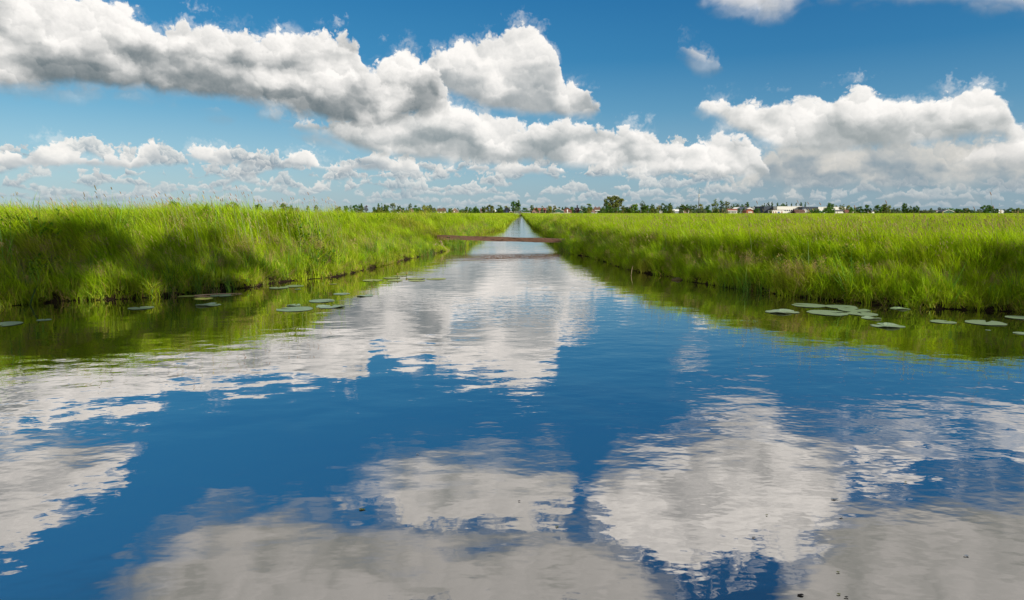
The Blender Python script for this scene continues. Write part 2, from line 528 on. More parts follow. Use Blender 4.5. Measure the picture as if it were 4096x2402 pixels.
xs = axis([(-9000, -1500, 1500), (-1500, -300, 150), (-300, -90, 21), (-90, -30, 4), (-30, -16, 1.0), (-16, 16, 0.13), (16, 30, 1.0), (30, 90, 4), (90, 300, 21), (300, 1500, 150), (1500, 9000, 1500)])
ys = axis([(-3000, -300, 450), (-300, -40, 20), (-40, -4, 2), (-4, 0, 0.4), (0, 7, 0.7), (7, 30, 0.13), (30, 70, 0.4), (70, 360, 2.0), (360, 1200, 40), (1200, 9000, 780)])
GX, GY = np.meshgrid(xs, ys)
GZ, GSD = ground_h(GX, GY)
nx, ny = len(xs), len(ys)
me = bpy.data.meshes.new('ground')
vv = np.stack([GX, GY, GZ], -1).reshape(-1, 3)
idx = np.arange(nx * ny).reshape(ny, nx)
ff = np.stack([idx[:-1, :-1], idx[:-1, 1:], idx[1:, 1:], idx[1:, :-1]], -1).reshape(-1, 4)
me.vertices.add(len(vv)); me.vertices.foreach_set('co', vv.ravel())
me.loops.add(ff.size); me.loops.foreach_set('vertex_index', ff.ravel().astype(np.int32))
me.polygons.add(len(ff)); me.polygons.foreach_set('loop_start', np.arange(0, ff.size, 4, dtype=np.int32))
me.update(calc_edges=True)
me.polygons.foreach_set('use_smooth', [True] * len(ff))
m_ground = new_mat('soil and turf')
p = pos(); px_, py_, pz_ = sep(p)
n1 = noise(p, 0.35, 6, 0.6); n2 = noise(p, 9.0, 5, 0.65)
turf = mixc(n2, (0.030, 0.060, 0.008), (0.085, 0.150, 0.018))
turf = mixc(sstep(0.35, 0.7, n1), turf, (0.11, 0.17, 0.025))
soil = mixc(n2, (0.007, 0.005, 0.003), (0.028, 0.019, 0.011))
c_ = mixc(sstep(0.12, 0.34, pz_ + (n2 - 0.5) * 0.25), soil, turf)
out_surface(principled(c_, 0.95, n2, 0.6, 0.05, 0.1))
me.materials.append(m_ground)
ground = link(bpy.data.objects.new('ground', me)); tag(ground, kind='structure')

# ------------------------------------------------------------------ water
mb = MB(); mb.quad([(-95, BACK - 2, 0), (95, BACK - 2, 0), (95, 400, 0), (-95, 400, 0)])
m_water = new_mat('ditch water')
p = pos(); wx_, wy_, wz_ = sep(p)
pw = comb(wx_ * 0.75 + wy_ * 0.12, wy_ - wx_ * 0.10, 0.0)
r1 = noise(pw, 1.5, 2.0, 0.5, '3D')
r2 = noise(comb(wx_ * 1.9, wy_ * 3.0, 0.0), 2.2, 2.5, 0.55, '3D')
patch = sstep(0.38, 0.66, noise(p, 0.16, 2.0, 0.5))
patch2 = sstep(0.35, 0.7, noise(comb(wx_ * 0.5, wy_, 3.0), 0.23, 2.0, 0.5))
hgt = r1 * (patch2 * 0.0065 + 0.0048) + r2 * 0.0036 * (patch * 0.9 + 0.25)
bump = E.node('ShaderNodeBump'); bump.inputs['Strength'].default_value = 0.85; bump.inputs['Distance'].default_value = 1.0
E.put(bump.inputs['Height'], hgt)
gl = E.node('ShaderNodeBsdfGlossy'); gl.inputs['Color'].default_value = (1.0, 0.965, 0.94, 1); gl.inputs['Roughness'].default_value = 0.012
E.nt.links.new(bump.outputs[0], gl.inputs['Normal'])
df = E.node('ShaderNodeBsdfDiffuse'); df.inputs['Color'].default_value = (0.020, 0.022, 0.010, 1)
lw = E.node('ShaderNodeLayerWeight'); lw.inputs[0].default_value = 0.5
fz = E(lw.outputs['Facing'])
fac = E.m('POWER', fz, 3.0) * 0.48 + 0.49
ms = E.node('ShaderNodeMixShader'); E.put(ms.inputs[0], fac)
E.nt.links.new(df.outputs[0], ms.inputs[1]); E.nt.links.new(gl.outputs[0], ms.inputs[2])
out_surface(ms.outputs[0])
water = mb.build('water', m_water); tag(water, kind='structure')


# ------------------------------------------------------------------ grass: tuft meshes scattered as ground cover
def leaf_mat(name, base, tip, var, transl=0.45, rough=0.45, dry=None):
    m = new_mat(name)
    at = E.node('ShaderNodeAttribute', attribute_name='along', attribute_type='GEOMETRY')
    al = E(at.outputs['Fac'])
    at2 = E.node('ShaderNodeAttribute', attribute_name='tint', attribute_type='GEOMETRY')
    ti = E(at2.outputs['Fac'])
    p = pos()
    big = noise(p, 0.33, 3, 0.55)
    mid = noise(p, 1.3, 2, 0.5)
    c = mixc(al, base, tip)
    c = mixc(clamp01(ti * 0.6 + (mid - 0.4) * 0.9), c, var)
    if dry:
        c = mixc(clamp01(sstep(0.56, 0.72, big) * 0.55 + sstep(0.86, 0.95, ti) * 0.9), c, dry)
    hs = E.node('ShaderNodeHueSaturation'); E.put(hs.inputs['Color'], c)
    E.put(hs.inputs['Value'], rand_obj() * 1.0 + 0.52)
    cc = E(hs.outputs[0])
    d = E.node('ShaderNodeBsdfDiffuse'); E.put(d.inputs['Color'], cc)
    t = E.node('ShaderNodeBsdfTranslucent'); E.put(t.inputs['Color'], mixc(1.0, cc, (1.25, 1.25, 0.7), 'MULTIPLY'))
    g = E.node('ShaderNodeBsdfGlossy'); g.inputs['Roughness'].default_value = rough; g.inputs['Color'].default_value = (0.8, 0.9, 0.7, 1)
    a = E.node('ShaderNodeMixShader'); a.inputs[0].default_value = transl
    E.nt.links.new(d.outputs[0], a.inputs[1]); E.nt.links.new(t.outputs[0], a.inputs[2])
    b = E.node('ShaderNodeMixShader'); b.inputs[0].default_value = 0.022
    E.nt.links.new(a.outputs[0], b.inputs[1]); E.nt.links.new(g.outputs[0], b.inputs[2])
    out_surface(b.outputs[0])
    return m


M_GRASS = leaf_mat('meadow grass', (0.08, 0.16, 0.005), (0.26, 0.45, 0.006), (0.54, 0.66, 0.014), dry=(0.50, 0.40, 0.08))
M_REED = leaf_mat('reed leaf', (0.05, 0.13, 0.015), (0.09, 0.25, 0.02), (0.20, 0.38, 0.03))
M_HEAD = leaf_mat('seed heads', (0.22, 0.28, 0.06), (0.42, 0.33, 0.15), (0.38, 0.24, 0.12), transl=0.25)
M_DRY = leaf_mat('dry stalks', (0.30, 0.20, 0.10), (0.50, 0.36, 0.20), (0.36, 0.20, 0.12), transl=0.2)

rt = np.random.default_rng(11)


class Tuft:
    def __init__(s): s.v, s.f, s.mi, s.al, s.ti = [], [], [], [], []

    def blade(s, x, y, h, w, az, lean, bend, m=0, tint=None, seg=4, z0=-0.03):
        """a tapering, bending ribbon; az is where it leans"""
        tint = rt.random() if tint is None else tint
        dx, dy = math.cos(az), math.sin(az)
        fa = az + math.pi / 2 + rt.normal(0, 0.7)
        sx, sy = math.cos(fa) * w / 2, math.sin(fa) * w / 2
        n0 = len(s.v); ang = lean; cx, cy, cz = x, y, z0; st = h / seg
        for i in range(seg + 1):
            t = i / seg
            ww = (1 - t) ** 0.6 if i < seg else 0
            if i == seg:
                s.v.append((cx, cy, cz)); s.al.append(t); s.ti.append(tint)
            else:
                s.v += [(cx - sx * ww, cy - sy * ww, cz), (cx + sx * ww, cy + sy * ww, cz)]; s.al += [t, t]; s.ti += [tint] * 2
            cx += dx * math.sin(ang) * st; cy += dy * math.sin(ang) * st; cz += math.cos(ang) * st
            ang += bend / seg
        for i in range(seg - 1):
            a = n0 + 2 * i
            s.f.append((a, a + 1, a + 3, a + 2)); s.mi.append(m)
        a = n0 + 2 * (seg - 1)
        s.f.append((a, a + 1, a + 2)); s.mi.append(m)

    def head(s, p, d, ln, r, m=1, tint=None):
        """a furry cylindrical seed head"""
        tint = rt.random() if tint is None else tint
        q = Vector(d).to_track_quat('Z', 'Y'); n0 = len(s.v)
        prof = ((0, .3), (.15, .9), (.5, 1), (.85, .75), (1, .1))
        for t, k in prof:
            for j in range(4):
                a = j * math.pi / 2 + t * 2
                s.v.append(tuple(Vector(p) + q @ Vector((math.cos(a) * r * k, math.sin(a) * r * k, t * ln)))); s.al.append(.5 + .5 * rt.random()); s.ti.append(tint)
        for i in range(len(prof) - 1):
            for j in range(4):
                a, b = n0 + i * 4 + j, n0 + i * 4 + (j + 1) % 4
                s.f.append((a, b, b + 4, a + 4)); s.mi.append(m)

    def stem(s, x, y, h, az, lean, bend, head_len, head_r, w=0.0035, m=0, hm=1):
        n = len(s.v)
        s.blade(x, y, h, w, az, lean, bend, m, seg=5)
        tip = Vector(s.v[-1]); pre = Vector(s.v[-2])
        d = (tip - (pre + Vector(s.v[-3])) / 2).normalized()
        s.head(tip - d * 0.01, d, head_len, head_r, hm)

    def mesh(s, name, mats):
        me = bpy.data.meshes.new(name); me.from_pydata(s.v, [], s.f)
        for m in mats: me.materials.append(m)
        me.polygons.foreach_set('material_index', s.mi)
        for nm, arr in (('along', s.al), ('tint', s.ti)):
            a = me.attributes.new(nm, 'FLOAT', 'POINT'); a.data.foreach_set('value', arr)
        me.update()
        return me


WIND = math.pi          # the wind bends everything to the left


def waz(k=0.9): return WIND + rt.normal(0, k)


TUFTS = bpy.data.collections.new('tuft_sources')       # never linked into the scene
tuft_kinds = {}


def add_tuft(kind, t):
    o = bpy.data.objects.new('%s_%02d' % (kind, len(tuft_kinds.setdefault(kind, []))), t.mesh('tuft', [M_GRASS, M_HEAD, M_REED, M_DRY]))
    tuft_kinds[kind].append(o)


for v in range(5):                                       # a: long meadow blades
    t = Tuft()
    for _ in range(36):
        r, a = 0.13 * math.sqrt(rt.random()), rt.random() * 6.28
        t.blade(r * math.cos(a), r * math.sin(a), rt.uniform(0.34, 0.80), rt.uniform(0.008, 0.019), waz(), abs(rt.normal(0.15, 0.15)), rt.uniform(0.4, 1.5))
    for _ in range(14):
        r, a = 0.14 * math.sqrt(rt.random()), rt.random() * 6.28
        t.blade(r * math.cos(a), r * math.sin(a), rt.uniform(0.15, 0.4), rt.uniform(0.005, 0.009), rt.random() * 6.28, rt.uniform(0.1, 0.6), rt.uniform(0.2, 0.9))
    add_tuft('a_long', t)
for v in range(4):                                       # b: short leafy turf
    t = Tuft()
    for _ in range(46):
        r, a = 0.16 * math.sqrt(rt.random()), rt.random() * 6.28
        t.blade(r * math.cos(a), r * math.sin(a), rt.uniform(0.14, 0.44), rt.uniform(0.009, 0.020), waz(1.6), rt.uniform(0.0, 0.6), rt.uniform(0.2, 1.2))
    add_tuft('b_short', t)
for v in range(4):                                       # c: foxtail seed heads above thin blades
    t = Tuft()
    for _ in range(6):
        r, a = 0.16 * math.sqrt(rt.random()), rt.random() * 6.28
        t.stem(r * math.cos(a), r * math.sin(a), rt.uniform(0.5, 0.82), waz(0.5), rt.uniform(0.05, 0.25), rt.uniform(0.1, 0.9), rt.uniform(0.045, 0.09), rt.uniform(0.0045, 0.008))
    for _ in range(24):
        r, a = 0.14 * math.sqrt(rt.random()), rt.random() * 6.28
        t.blade(r * math.cos(a), r * math.sin(a), rt.uniform(0.3, 0.66), rt.uniform(0.005, 0.011), waz(), rt.uniform(0.05, 0.3), rt.uniform(0.3, 1.0))
    add_tuft('c_foxtail', t)
for v in range(3):                                       # d: airy reddish panicles
    t = Tuft()
    for _ in range(9):
        r, a = 0.15 * math.sqrt(rt.random()), rt.random() * 6.28
        h = rt.uniform(0.35, 0.62); az = waz(0.8)
        t.blade(r * math.cos(a), r * math.sin(a), h, 0.003, az, 0.12, 0.4, 3, seg=4)
        tip = Vector(t.v[-1])
        for _k in range(22):
            u = rt.random(); q = tip + Vector((rt.normal(0, 0.022), rt.normal(0, 0.022), -u * 0.14 + 0.02))
            t.head(q, (rt.normal(0, .4) - .3, rt.normal(0, .4), 1), 0.012, 0.0028, 1, 0.9)
    for _ in range(14):
        r, a = 0.14 * math.sqrt(rt.random()), rt.random() * 6.28
        t.blade(r * math.cos(a), r * math.sin(a), rt.uniform(0.2, 0.5), 0.005, waz(), rt.uniform(0.05, 0.4), rt.uniform(0.3, 1.0))
    add_tuft('d_panicle', t)
for v in range(2):                                       # e: broad upright reed leaves
    t = Tuft()
    for _ in range(11):
        r, a = 0.14 * math.sqrt(rt.random()), rt.random() * 6.28
        t.blade(r * math.cos(a), r * math.sin(a), rt.uniform(0.5, 0.95), rt.uniform(0.010, 0.018), waz(1.2), rt.uniform(0.0, 0.25), rt.uniform(0.1, 0.8), 2, seg=6)
    add_tuft('e_reed', t)
for v in range(3):                                       # f: low straggly edge growth with dead stuff
    t = Tuft()
    for _ in range(40):
        r, a = 0.13 * math.sqrt(rt.random()), rt.random() * 6.28
        t.blade(r * math.cos(a), r * math.sin(a), rt.uniform(0.10, 0.36), rt.uniform(0.005, 0.011), rt.random() * 6.28, rt.uniform(0.2, 1.2), rt.uniform(0.2, 1.4), 3 if rt.random() < 0.14 else 0, seg=3)
    add_tuft('f_edge', t)
for v in range(3):                                       # g: distant patch of grass
    t = Tuft()
    for _ in range(130):
        r, a = 0.6 * math.sqrt(rt.random()), rt.random() * 6.28
        t.blade(r * math.cos(a), r * math.sin(a), rt.uniform(0.25, 0.58), rt.uniform(0.014, 0.028), waz(), rt.uniform(0.05, 0.35), rt.uniform(0.3, 1.0), seg=2)
    for _ in range(4):
        r, a = 0.6 * math.sqrt(rt.random()), rt.random() * 6.28
        t.blade(r * math.cos(a), r * math.sin(a), rt.uniform(0.45, 0.62), 0.010, waz(.5), 0.15, 0.6, 1, 0.4, seg=2)
    add_tuft('g_far', t)
for v in range(3):                                       # h: broad-leaved herbs
    t = Tuft()
    for _ in range(7):
        r, a = 0.12 * math.sqrt(rt.random()), rt.random() * 6.28
        x0, y0 = r * math.cos(a), r * math.sin(a); hh = rt.uniform(0.2, 0.5)
        t.blade(x0, y0, hh, 0.006, waz(), 0.1, 0.3, 2, seg=3)
        tip = t.v[-1]
        for k in range(6):
            u = 0.25 + 0.75 * k / 5
            t.blade(x0 + (tip[0] - x0) * u, y0 + (tip[1] - y0) * u, rt.uniform(0.08, 0.16), rt.uniform(0.03, 0.05), rt.random() * 6.28, rt.uniform(0.5, 1.0), rt.uniform(0.3, 0.9), 0 if rt.random() < .6 else 2, seg=3, z0=tip[2] * u)
    add_tuft('h_herb', t)
for v in range(2):                                       # i: dead straw left from last year
    t = Tuft()
    for _ in range(26):
        r, a = 0.13 * math.sqrt(rt.random()), rt.random() * 6.28
        t.blade(r * math.cos(a), r * math.sin(a), rt.uniform(0.2, 0.6), rt.uniform(0.004, 0.009), waz(1.2), rt.uniform(0.1, 0.8), rt.uniform(0.2, 1.6), 3 if rt.random() < .65 else 0)
    add_tuft('i_straw', t)
ORDER = []
for k in sorted(tuft_kinds):
    for o in tuft_kinds[k]:
        TUFTS.objects.link(o); ORDER.append(k)


def scatter_tree():
    ng = bpy.data.node_groups.new('scatter tufts', 'GeometryNodeTree')
    ng.interface.new_socket('Geometry', in_out='INPUT', socket_type='NodeSocketGeometry')
    ng.interface.new_socket('Geometry', in_out='OUTPUT', socket_type='NodeSocketGeometry')
    N = ng.nodes.new; L = ng.links.new
    gi, go = N('NodeGroupInput'), N('NodeGroupOutput')
    ci = N('GeometryNodeCollectionInfo'); ci.inputs['Collection'].default_value = TUFTS
    ci.inputs['Separate Children'].default_value = True; ci.inputs['Reset Children'].default_value = True
    ip = N('GeometryNodeInstanceOnPoints'); ip.inputs['Pick Instance'].default_value = True

    def attr(name, t):
        a = N('GeometryNodeInputNamedAttribute'); a.data_type = t; a.inputs['Name'].default_value = name
        return a.outputs['Attribute']
    L(gi.outputs[0], ip.inputs['Points']); L(ci.outputs[0], ip.inputs['Instance'])
    L(attr('kind_index', 'INT'), ip.inputs['Instance Index'])
    L(attr('turn', 'FLOAT_VECTOR'), ip.inputs['Rotation'])
    L(attr('size', 'FLOAT_VECTOR'), ip.inputs['Scale'])
    L(ip.outputs[0], go.inputs[0])
    return ng


SCATTER = scatter_tree()
KIDX = {k: [i for i, o in enumerate(ORDER) if o == k] for k in tuft_kinds}


def scatter(name, X, Y, kinds, size, tilt=0.06):
    n = len(X)
    Z, sd = ground_h(X, Y); Z = np.maximum(Z, -0.02)
    me = bpy.data.meshes.new(name)
    me.vertices.add(n)
    me.vertices.foreach_set('co', np.stack([X, Y, Z], -1).ravel())
    a = me.attributes.new('kind_index', 'INT', 'POINT')
    a.data.foreach_set('value', np.array([rt.choice(KIDX[k]) for k in kinds], dtype=np.int32))
    a = me.attributes.new('turn', 'FLOAT_VECTOR', 'POINT')
    a.data.foreach_set('vector', np.stack([rt.normal(0, tilt, n), rt.normal(0, tilt, n), rt.normal(0, 0.45, n)], -1).ravel())
    a = me.attributes.new('size', 'FLOAT_VECTOR', 'POINT')
    sz = size * rt.uniform(0.75, 1.2, n)
    a.data.foreach_set('vector', np.stack([sz, sz, sz * rt.uniform(0.85, 1.1, n)], -1).ravel())
    o = link(bpy.data.objects.new(name, me))
    md = o.modifiers.new('scatter', 'NODES'); md.node_group = SCATTER
    return tag(o, kind='stuff')


def spread(n, x0, x1, y0, y1, side, power=1.0, far=0.80):
    """random places on one bank inside the widening strip the view can reach"""
    X = rt.uniform(0, 1, n); Y = rt.uniform(0, 1, n) ** power * (y1 - y0) + y0
    if side < 0: X = -X * (Y * far + 5.0) + 1.0
    else: X = X * (Y * far + 5.0) - 0.5
    sd = shore_dist(X, Y)
    cx = 0.3 + Y * 0.006
    ok = (sd > 0.10) & ((X < cx) if side < 0 else (X > cx)) & (X > x0) & (X < x1)
    return X[ok], Y[ok], sd[ok]


def choose_kinds(X, Y, sd, side):
    n = len(X)
    clump = wob(X, Y, 0.45, 1.0) + 0.6 * wob(X, Y, 1.7, 3.0)
    r = rt.random(n)
    K = np.full(n, 'a_long', dtype=object)
    e1 = sd < 0.22; e2 = (sd >= 0.22) & (sd < 0.9); e3 = sd >= 0.9
    K[e1 & (r < 0.58)] = 'f_edge'; K[e1 & (r >= 0.58) & (r < 0.90)] = 'b_short'; K[e1 & (r >= 0.90) & (r < 0.93)] = 'e_reed'
    K[e2 & (r < 0.36)] = 'b_short'; K[e2 & (r >= 0.66) & (r < 0.80)] = 'd_panicle'; K[e2 & (r >= 0.80) & (r < 0.92)] = 'f_edge'
    K[e2 & (r >= 0.92) & (r < 0.945)] = 'e_reed'; K[e2 & (r >= 0.97)] = 'c_foxtail'
    fx = np.where(side > 0, 0.05, 0.008) + np.where(side > 0, 0.09, 0.03) * (clump > 0.35)
    K[e3 & (r < fx)] = 'c_foxtail'; K[e3 & (r >= 0.25) & (r < 0.31)] = 'd_panicle'; K[e3 & (r >= 0.31) & (r < 0.33)] = 'e_reed'
    K[e3 & (r >= 0.33) & (r < 0.45)] = 'b_short'
    K[(K == 'e_reed') & (clump < 0)] = 'b_short'
    fine_ = wob(X, Y, 4.6, 0.7) + 0.7 * wob(X, Y, 9.7, 2.9)
    r2 = rt.random(n); herb = wob(X, Y, 0.8, 6.1); straw = wob(X, Y, 1.3, 8.3)
    K[(herb > 0.45) & (r2 < 0.30)] = 'h_herb'
    K[(straw > 0.50) & (r2 > 0.72)] = 'i_straw'
    K[(fine_ < -0.45) & (K == 'a_long')] = 'b_short'
    size = (1.0 + 0.24 * clump + 0.34 * np.clip(fine_, -0.9, 0.9)) * np.where(e1, 0.85, np.where(e2, 0.85, 1.0)) * (0.74 if side > 0 else 0.95)
    return K, size


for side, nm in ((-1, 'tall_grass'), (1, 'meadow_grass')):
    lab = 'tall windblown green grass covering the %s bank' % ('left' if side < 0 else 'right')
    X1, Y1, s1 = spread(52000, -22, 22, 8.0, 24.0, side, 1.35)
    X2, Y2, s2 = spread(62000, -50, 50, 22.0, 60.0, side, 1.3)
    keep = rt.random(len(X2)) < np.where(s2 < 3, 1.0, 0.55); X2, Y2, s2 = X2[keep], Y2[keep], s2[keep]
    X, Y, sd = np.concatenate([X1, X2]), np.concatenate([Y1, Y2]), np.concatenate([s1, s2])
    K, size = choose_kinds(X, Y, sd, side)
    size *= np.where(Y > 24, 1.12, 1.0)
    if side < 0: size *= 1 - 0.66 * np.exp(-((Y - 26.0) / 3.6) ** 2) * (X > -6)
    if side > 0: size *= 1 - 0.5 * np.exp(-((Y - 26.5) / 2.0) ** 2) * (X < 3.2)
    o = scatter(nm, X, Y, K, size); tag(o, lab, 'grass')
    # growth hanging over the water's edge
    shore = np.array((Lw if side < 0 else Rw)[:])
    if side < 0: shore = np.concatenate([[(-20.0, 8.8), (-12.0, 9.6)], shore])
    else: shore = np.concatenate([[(22.0, 8.4), (12.0, 9.2)], shore])
    seg = np.hypot(*np.diff(shore, axis=0).T); cum = np.concatenate([[0], np.cumsum(seg)])
    lim = np.interp(64.0, shore[:, 1], cum)
    n = 26000
    s_ = rt.random(n) ** 1.25 * lim
    bx_, by_ = np.interp(s_, cum, shore[:, 0]), np.interp(s_, cum, shore[:, 1])
    k_ = np.clip(np.searchsorted(cum, s_) - 1, 0, len(seg) - 1)
    tx, ty = (np.diff(shore, axis=0)[k_] / seg[k_, None]).T
    off_ = rt.uniform(-0.2, 0.55, n)
    nx_, ny_ = (-ty, tx) if side < 0 else (ty, -tx)
    Xl, Yl = bx_ + nx_ * off_, by_ + ny_ * off_
    sl = shore_dist(Xl, Yl); kp = (sl > 0.03) & (sl < 0.40); Xl, Yl, sl = Xl[kp], Yl[kp], sl[kp]
    rr = rt.random(len(Xl)); cl_ = wob(Xl, Yl, 1.1, 2.2)
    Kl = np.where(rr < 0.5, 'f_edge', np.where(rr < 0.80, 'b_short', np.where(rr < 0.95, 'a_long', np.where(rr < 0.975, 'e_reed', 'd_panicle')))).astype(object)
    o = scatter('edge_' + nm, Xl, Yl, Kl, (0.72 + 0.3 * cl_) * (1 - 0.5 * np.exp(-((Yl - 26.5) / 3.0) ** 2) * (side < 0)) * np.where(Kl == 'a_long', 0.75, 1.0), 0.22)
    # a few reeds standing in the shallows
    sp = rt.random(400) * lim; ctr = rt.random(9) * lim * 0.6
    sp = np.concatenate([c_ + rt.normal(0, 0.5, 22) for c_ in ctr]); sp = np.clip(sp, 0, lim)
    Xr, Yr = np.interp(sp, cum, shore[:, 0]), np.interp(sp, cum, shore[:, 1])
    Xr = Xr + rt.normal(0, .1, len(Xr)); Yr = Yr + rt.normal(0, .1, len(Yr))
    sr = shore_dist(Xr, Yr); kp = (sr > -0.28) & (sr < 0.15)
    orr = scatter('shallow_reeds', Xr[kp], Yr[kp], ['e_reed' if q < .7 else 'i_straw' for q in rt.random(int(kp.sum()))], np.full(int(kp.sum()), 0.55), 0.1)
    tag(orr, 'thin reeds standing in the shallows along the %s bank' % ('left' if side < 0 else 'right'), 'reeds')
    tag(o, 'straggly grass and dead stems fringing the waterline of the %s bank' % ('left' if side < 0 else 'right'), 'grass')
    # the long green edge of the canal further off
    n = 5200
    Ye = 60 + 290 * rt.random(n) ** 1.5
    edge = np.interp(Ye, [q[1] for q in (Lw if side < 0 else Rw)], [q[0] for q in (Lw if side < 0 else Rw)])
    Xe = edge + side * rt.uniform(0.05, 4.5, n)
    X3, Y3, s3 = spread(46000, -260, 260, 56.0, 330.0, side, 1.6)
    X3, Y3 = np.concatenate([X3, Xe]), np.concatenate([Y3, Ye])
    o = scatter('far_' + nm, X3, Y3, ['g_far'] * len(X3), np.full(len(X3), 1.05 if side < 0 else 0.95), 0.03)
    tag(o, 'distant green meadow grass on the %s side of the canal' % ('left' if side < 0 else 'right'), 'grass')


# ------------------------------------------------------------------ trees
def crown_mat(name, dark, light):
    m = new_mat(name)
    p = pos(); r = rand_obj()
    at = E(E.node('ShaderNodeAttribute', attribute_name='tint', attribute_type='GEOMETRY').outputs['Fac'])
    c = mixc(at, dark, light)
    hs = E.node('ShaderNodeHueSaturation'); E.put(hs.inputs['Color'], c); E.put(hs.inputs['Value'], r * 0.35 + 0.82); E.put(hs.inputs['Hue'], r * 0.03 + 0.485)
    d = E.node('ShaderNodeBsdfDiffuse'); E.nt.links.new(hs.outputs[0], d.inputs['Color'])
    t = E.node('ShaderNodeBsdfTranslucent'); E.nt.links.new(hs.outputs[0], t.inputs['Color'])
    a = E.node('ShaderNodeMixShader'); a.inputs[0].default_value = 0.3
    E.nt.links.new(d.outputs[0], a.inputs[1]); E.nt.links.new(t.outputs[0], a.inputs[2]); out_surface(a.outputs[0])
    return m


CM = {'dark green': crown_mat('foliage dark', (0.043, 0.102, 0.017), (0.102, 0.203, 0.032)),
      'mid green': crown_mat('foliage mid', (0.058, 0.123, 0.020), (0.138, 0.246, 0.041)),
      'bright green': crown_mat('foliage bright', (0.080, 0.174, 0.017), (0.189, 0.334, 0.032)),
      'olive green': crown_mat('foliage olive', (0.094, 0.138, 0.026), (0.246, 0.290, 0.065)),
      'yellow green': crown_mat('foliage yellow', (0.131, 0.174, 0.023), (0.348, 0.362, 0.058)),
      'grey green': crown_mat('foliage grey', (0.087, 0.131, 0.065), (0.217, 0.275, 0.138)),
      'purple': crown_mat('foliage purple', (0.041, 0.023, 0.029), (0.109, 0.051, 0.065))}
m_bark = new_mat('bark')
pb = objco(); out_surface(principled(mixc(noise(pb, 9.0, 5, 0.6), (0.05, 0.04, 0.03), (0.15, 0.125, 0.10)), 0.9, noise(pb, 30.0, 4, 0.6), 0.5, 0.02, 0.1))

tr = np.random.default_rng(5)


def crown_mesh(kind, w, h, g, tone, dens=1.0):
    """crown of many leaf-sized faces gathered in clumps, w wide and h high, base at z=0"""
    asp = w / h
    ref = min(w, h)
    rc = {'airy': 0.105, 'cone': 0.16, 'oval': 0.15, 'spread': 0.10}.get(kind, 0.15) * ref
    n_clump = int(min(150, {'airy': 0.55, 'cone': 1.5, 'spread': 1.0}.get(kind, 1.15) * 0.55 * w * w * h / (rc ** 3 * 10) + 16))
    C, Rr = [], []
    tries = 0
    ph = g.uniform(0, 6, 3)
    while len(C) < n_clump and tries < 20000:
        tries += 1
        x, y, z = g.uniform(-.5, .5), g.uniform(-.5, .5), g.uniform(0, 1)
        r = math.hypot(x, y); an_ = math.atan2(y, x)
        lim = {'round': 0.48 * math.sqrt(max(0, 1 - ((z - .50) / .52) ** 2)),
               'bush': 0.50 * math.sqrt(max(0, 1 - ((z - .22) / .78) ** 2)),
               'oval': 0.47 * math.sqrt(max(0, 1 - ((z - .52) / .50) ** 2)),
               'cone': 0.46 * max(0, min(1, (z + .02) / .12)) * max(0, 1.03 - z) ** 0.7,
               'spread': 0.50 * math.sqrt(max(0, 1 - ((z - .58) / .42) ** 2)),
               'airy': 0.48 * math.sqrt(max(0, 1 - ((z - .56) / .45) ** 2)) * (0.62 + 0.38 * abs(math.sin(z * 8 + ph[0])))}[kind]
        lim *= 1 + .16 * math.sin(2 * an_ + ph[0] + z * 4) + .10 * math.sin(5 * an_ + ph[1] + z * 7)
        if r < lim and r > lim * g.uniform(0, .7) - .05:
            C.append((x * .88 * w, y * .88 * w, z * .93 * h)); Rr.append(rc * g.uniform(.6, 1.25))
    Nn = int((36 if kind == 'airy' else 46) * dens)
    V, tint = [], []
    for c, rr in zip(C, Rr):
        d = g.normal(0, 1, (Nn, 3)); d /= np.linalg.norm(d, axis=1)[:, None]
        p = np.array(c) + d * (rr * g.uniform(.2, 1.2, Nn) ** 0.6)[:, None] * np.array([1, 1, .85])
        nrm = d + g.normal(0, .5, (Nn, 3)); nrm /= np.linalg.norm(nrm, axis=1)[:, None]
        a = np.cross(nrm, g.normal(0, 1, (Nn, 3))); a /= np.linalg.norm(a, axis=1)[:, None]
        b = np.cross(nrm, a)
        s = (rc * g.uniform(.20, .38, Nn))[:, None]
        q = np.stack([p - a * s, p - b * s * .7, p + a * s, p + b * s * .7], 1).reshape(-1, 3); q[:, 2] = np.maximum(q[:, 2], 0)
        V.append(q)
        tt = np.clip(g.uniform(0, .6) + g.uniform(0, .5, Nn), 0, 1); tint.append(np.repeat(tt, 4))
    V = np.concatenate(V); n = len(V) // 4
    me = bpy.data.meshes.new('crown')
    me.vertices.add(len(V)); me.vertices.foreach_set('co', V.ravel())
    me.loops.add(len(V)); me.loops.foreach_set('vertex_index', np.arange(len(V), dtype=np.int32))
    me.polygons.add(n); me.polygons.foreach_set('loop_start', np.arange(0, n * 4, 4, dtype=np.int32))
    me.update(calc_edges=True)
    a = me.attributes.new('tint', 'FLOAT', 'POINT'); a.data.foreach_set('value', np.concatenate(tint))
    me.materials.append(CM[tone])
    return me, C


def trunk_mesh(C, kind, w, h, g):
    mb = MB()
    top = (0.9 if kind in ('cone', 'oval') else 0.62) * h
    k = 0.028 * h * (1.3 if kind == 'spread' else 1)
    pts = [(0, 0, -0.2), (g.normal(0, .15 * k), g.normal(0, .15 * k), top * .4), (g.normal(0, .4 * k), g.normal(0, .4 * k), top * .75), (g.normal(0, .6 * k), 0, top)]
    mb.tube(pts, [k, k * .75, k * .45, k * .15], 7)
    cs = sorted(C, key=lambda c: c[2])[::max(1, len(C) // 10)]
    for c in cs:
        z0 = max(.14 * h, min(top * .8, c[2] * .55))
        mb.tube([(0, 0, z0), (c[0] * .45, c[1] * .45, z0 * .5 + c[2] * .5), tuple(c)], [k * .4, k * .22, k * .07], 5)
    return mb.mesh('trunk', m_bark, True)


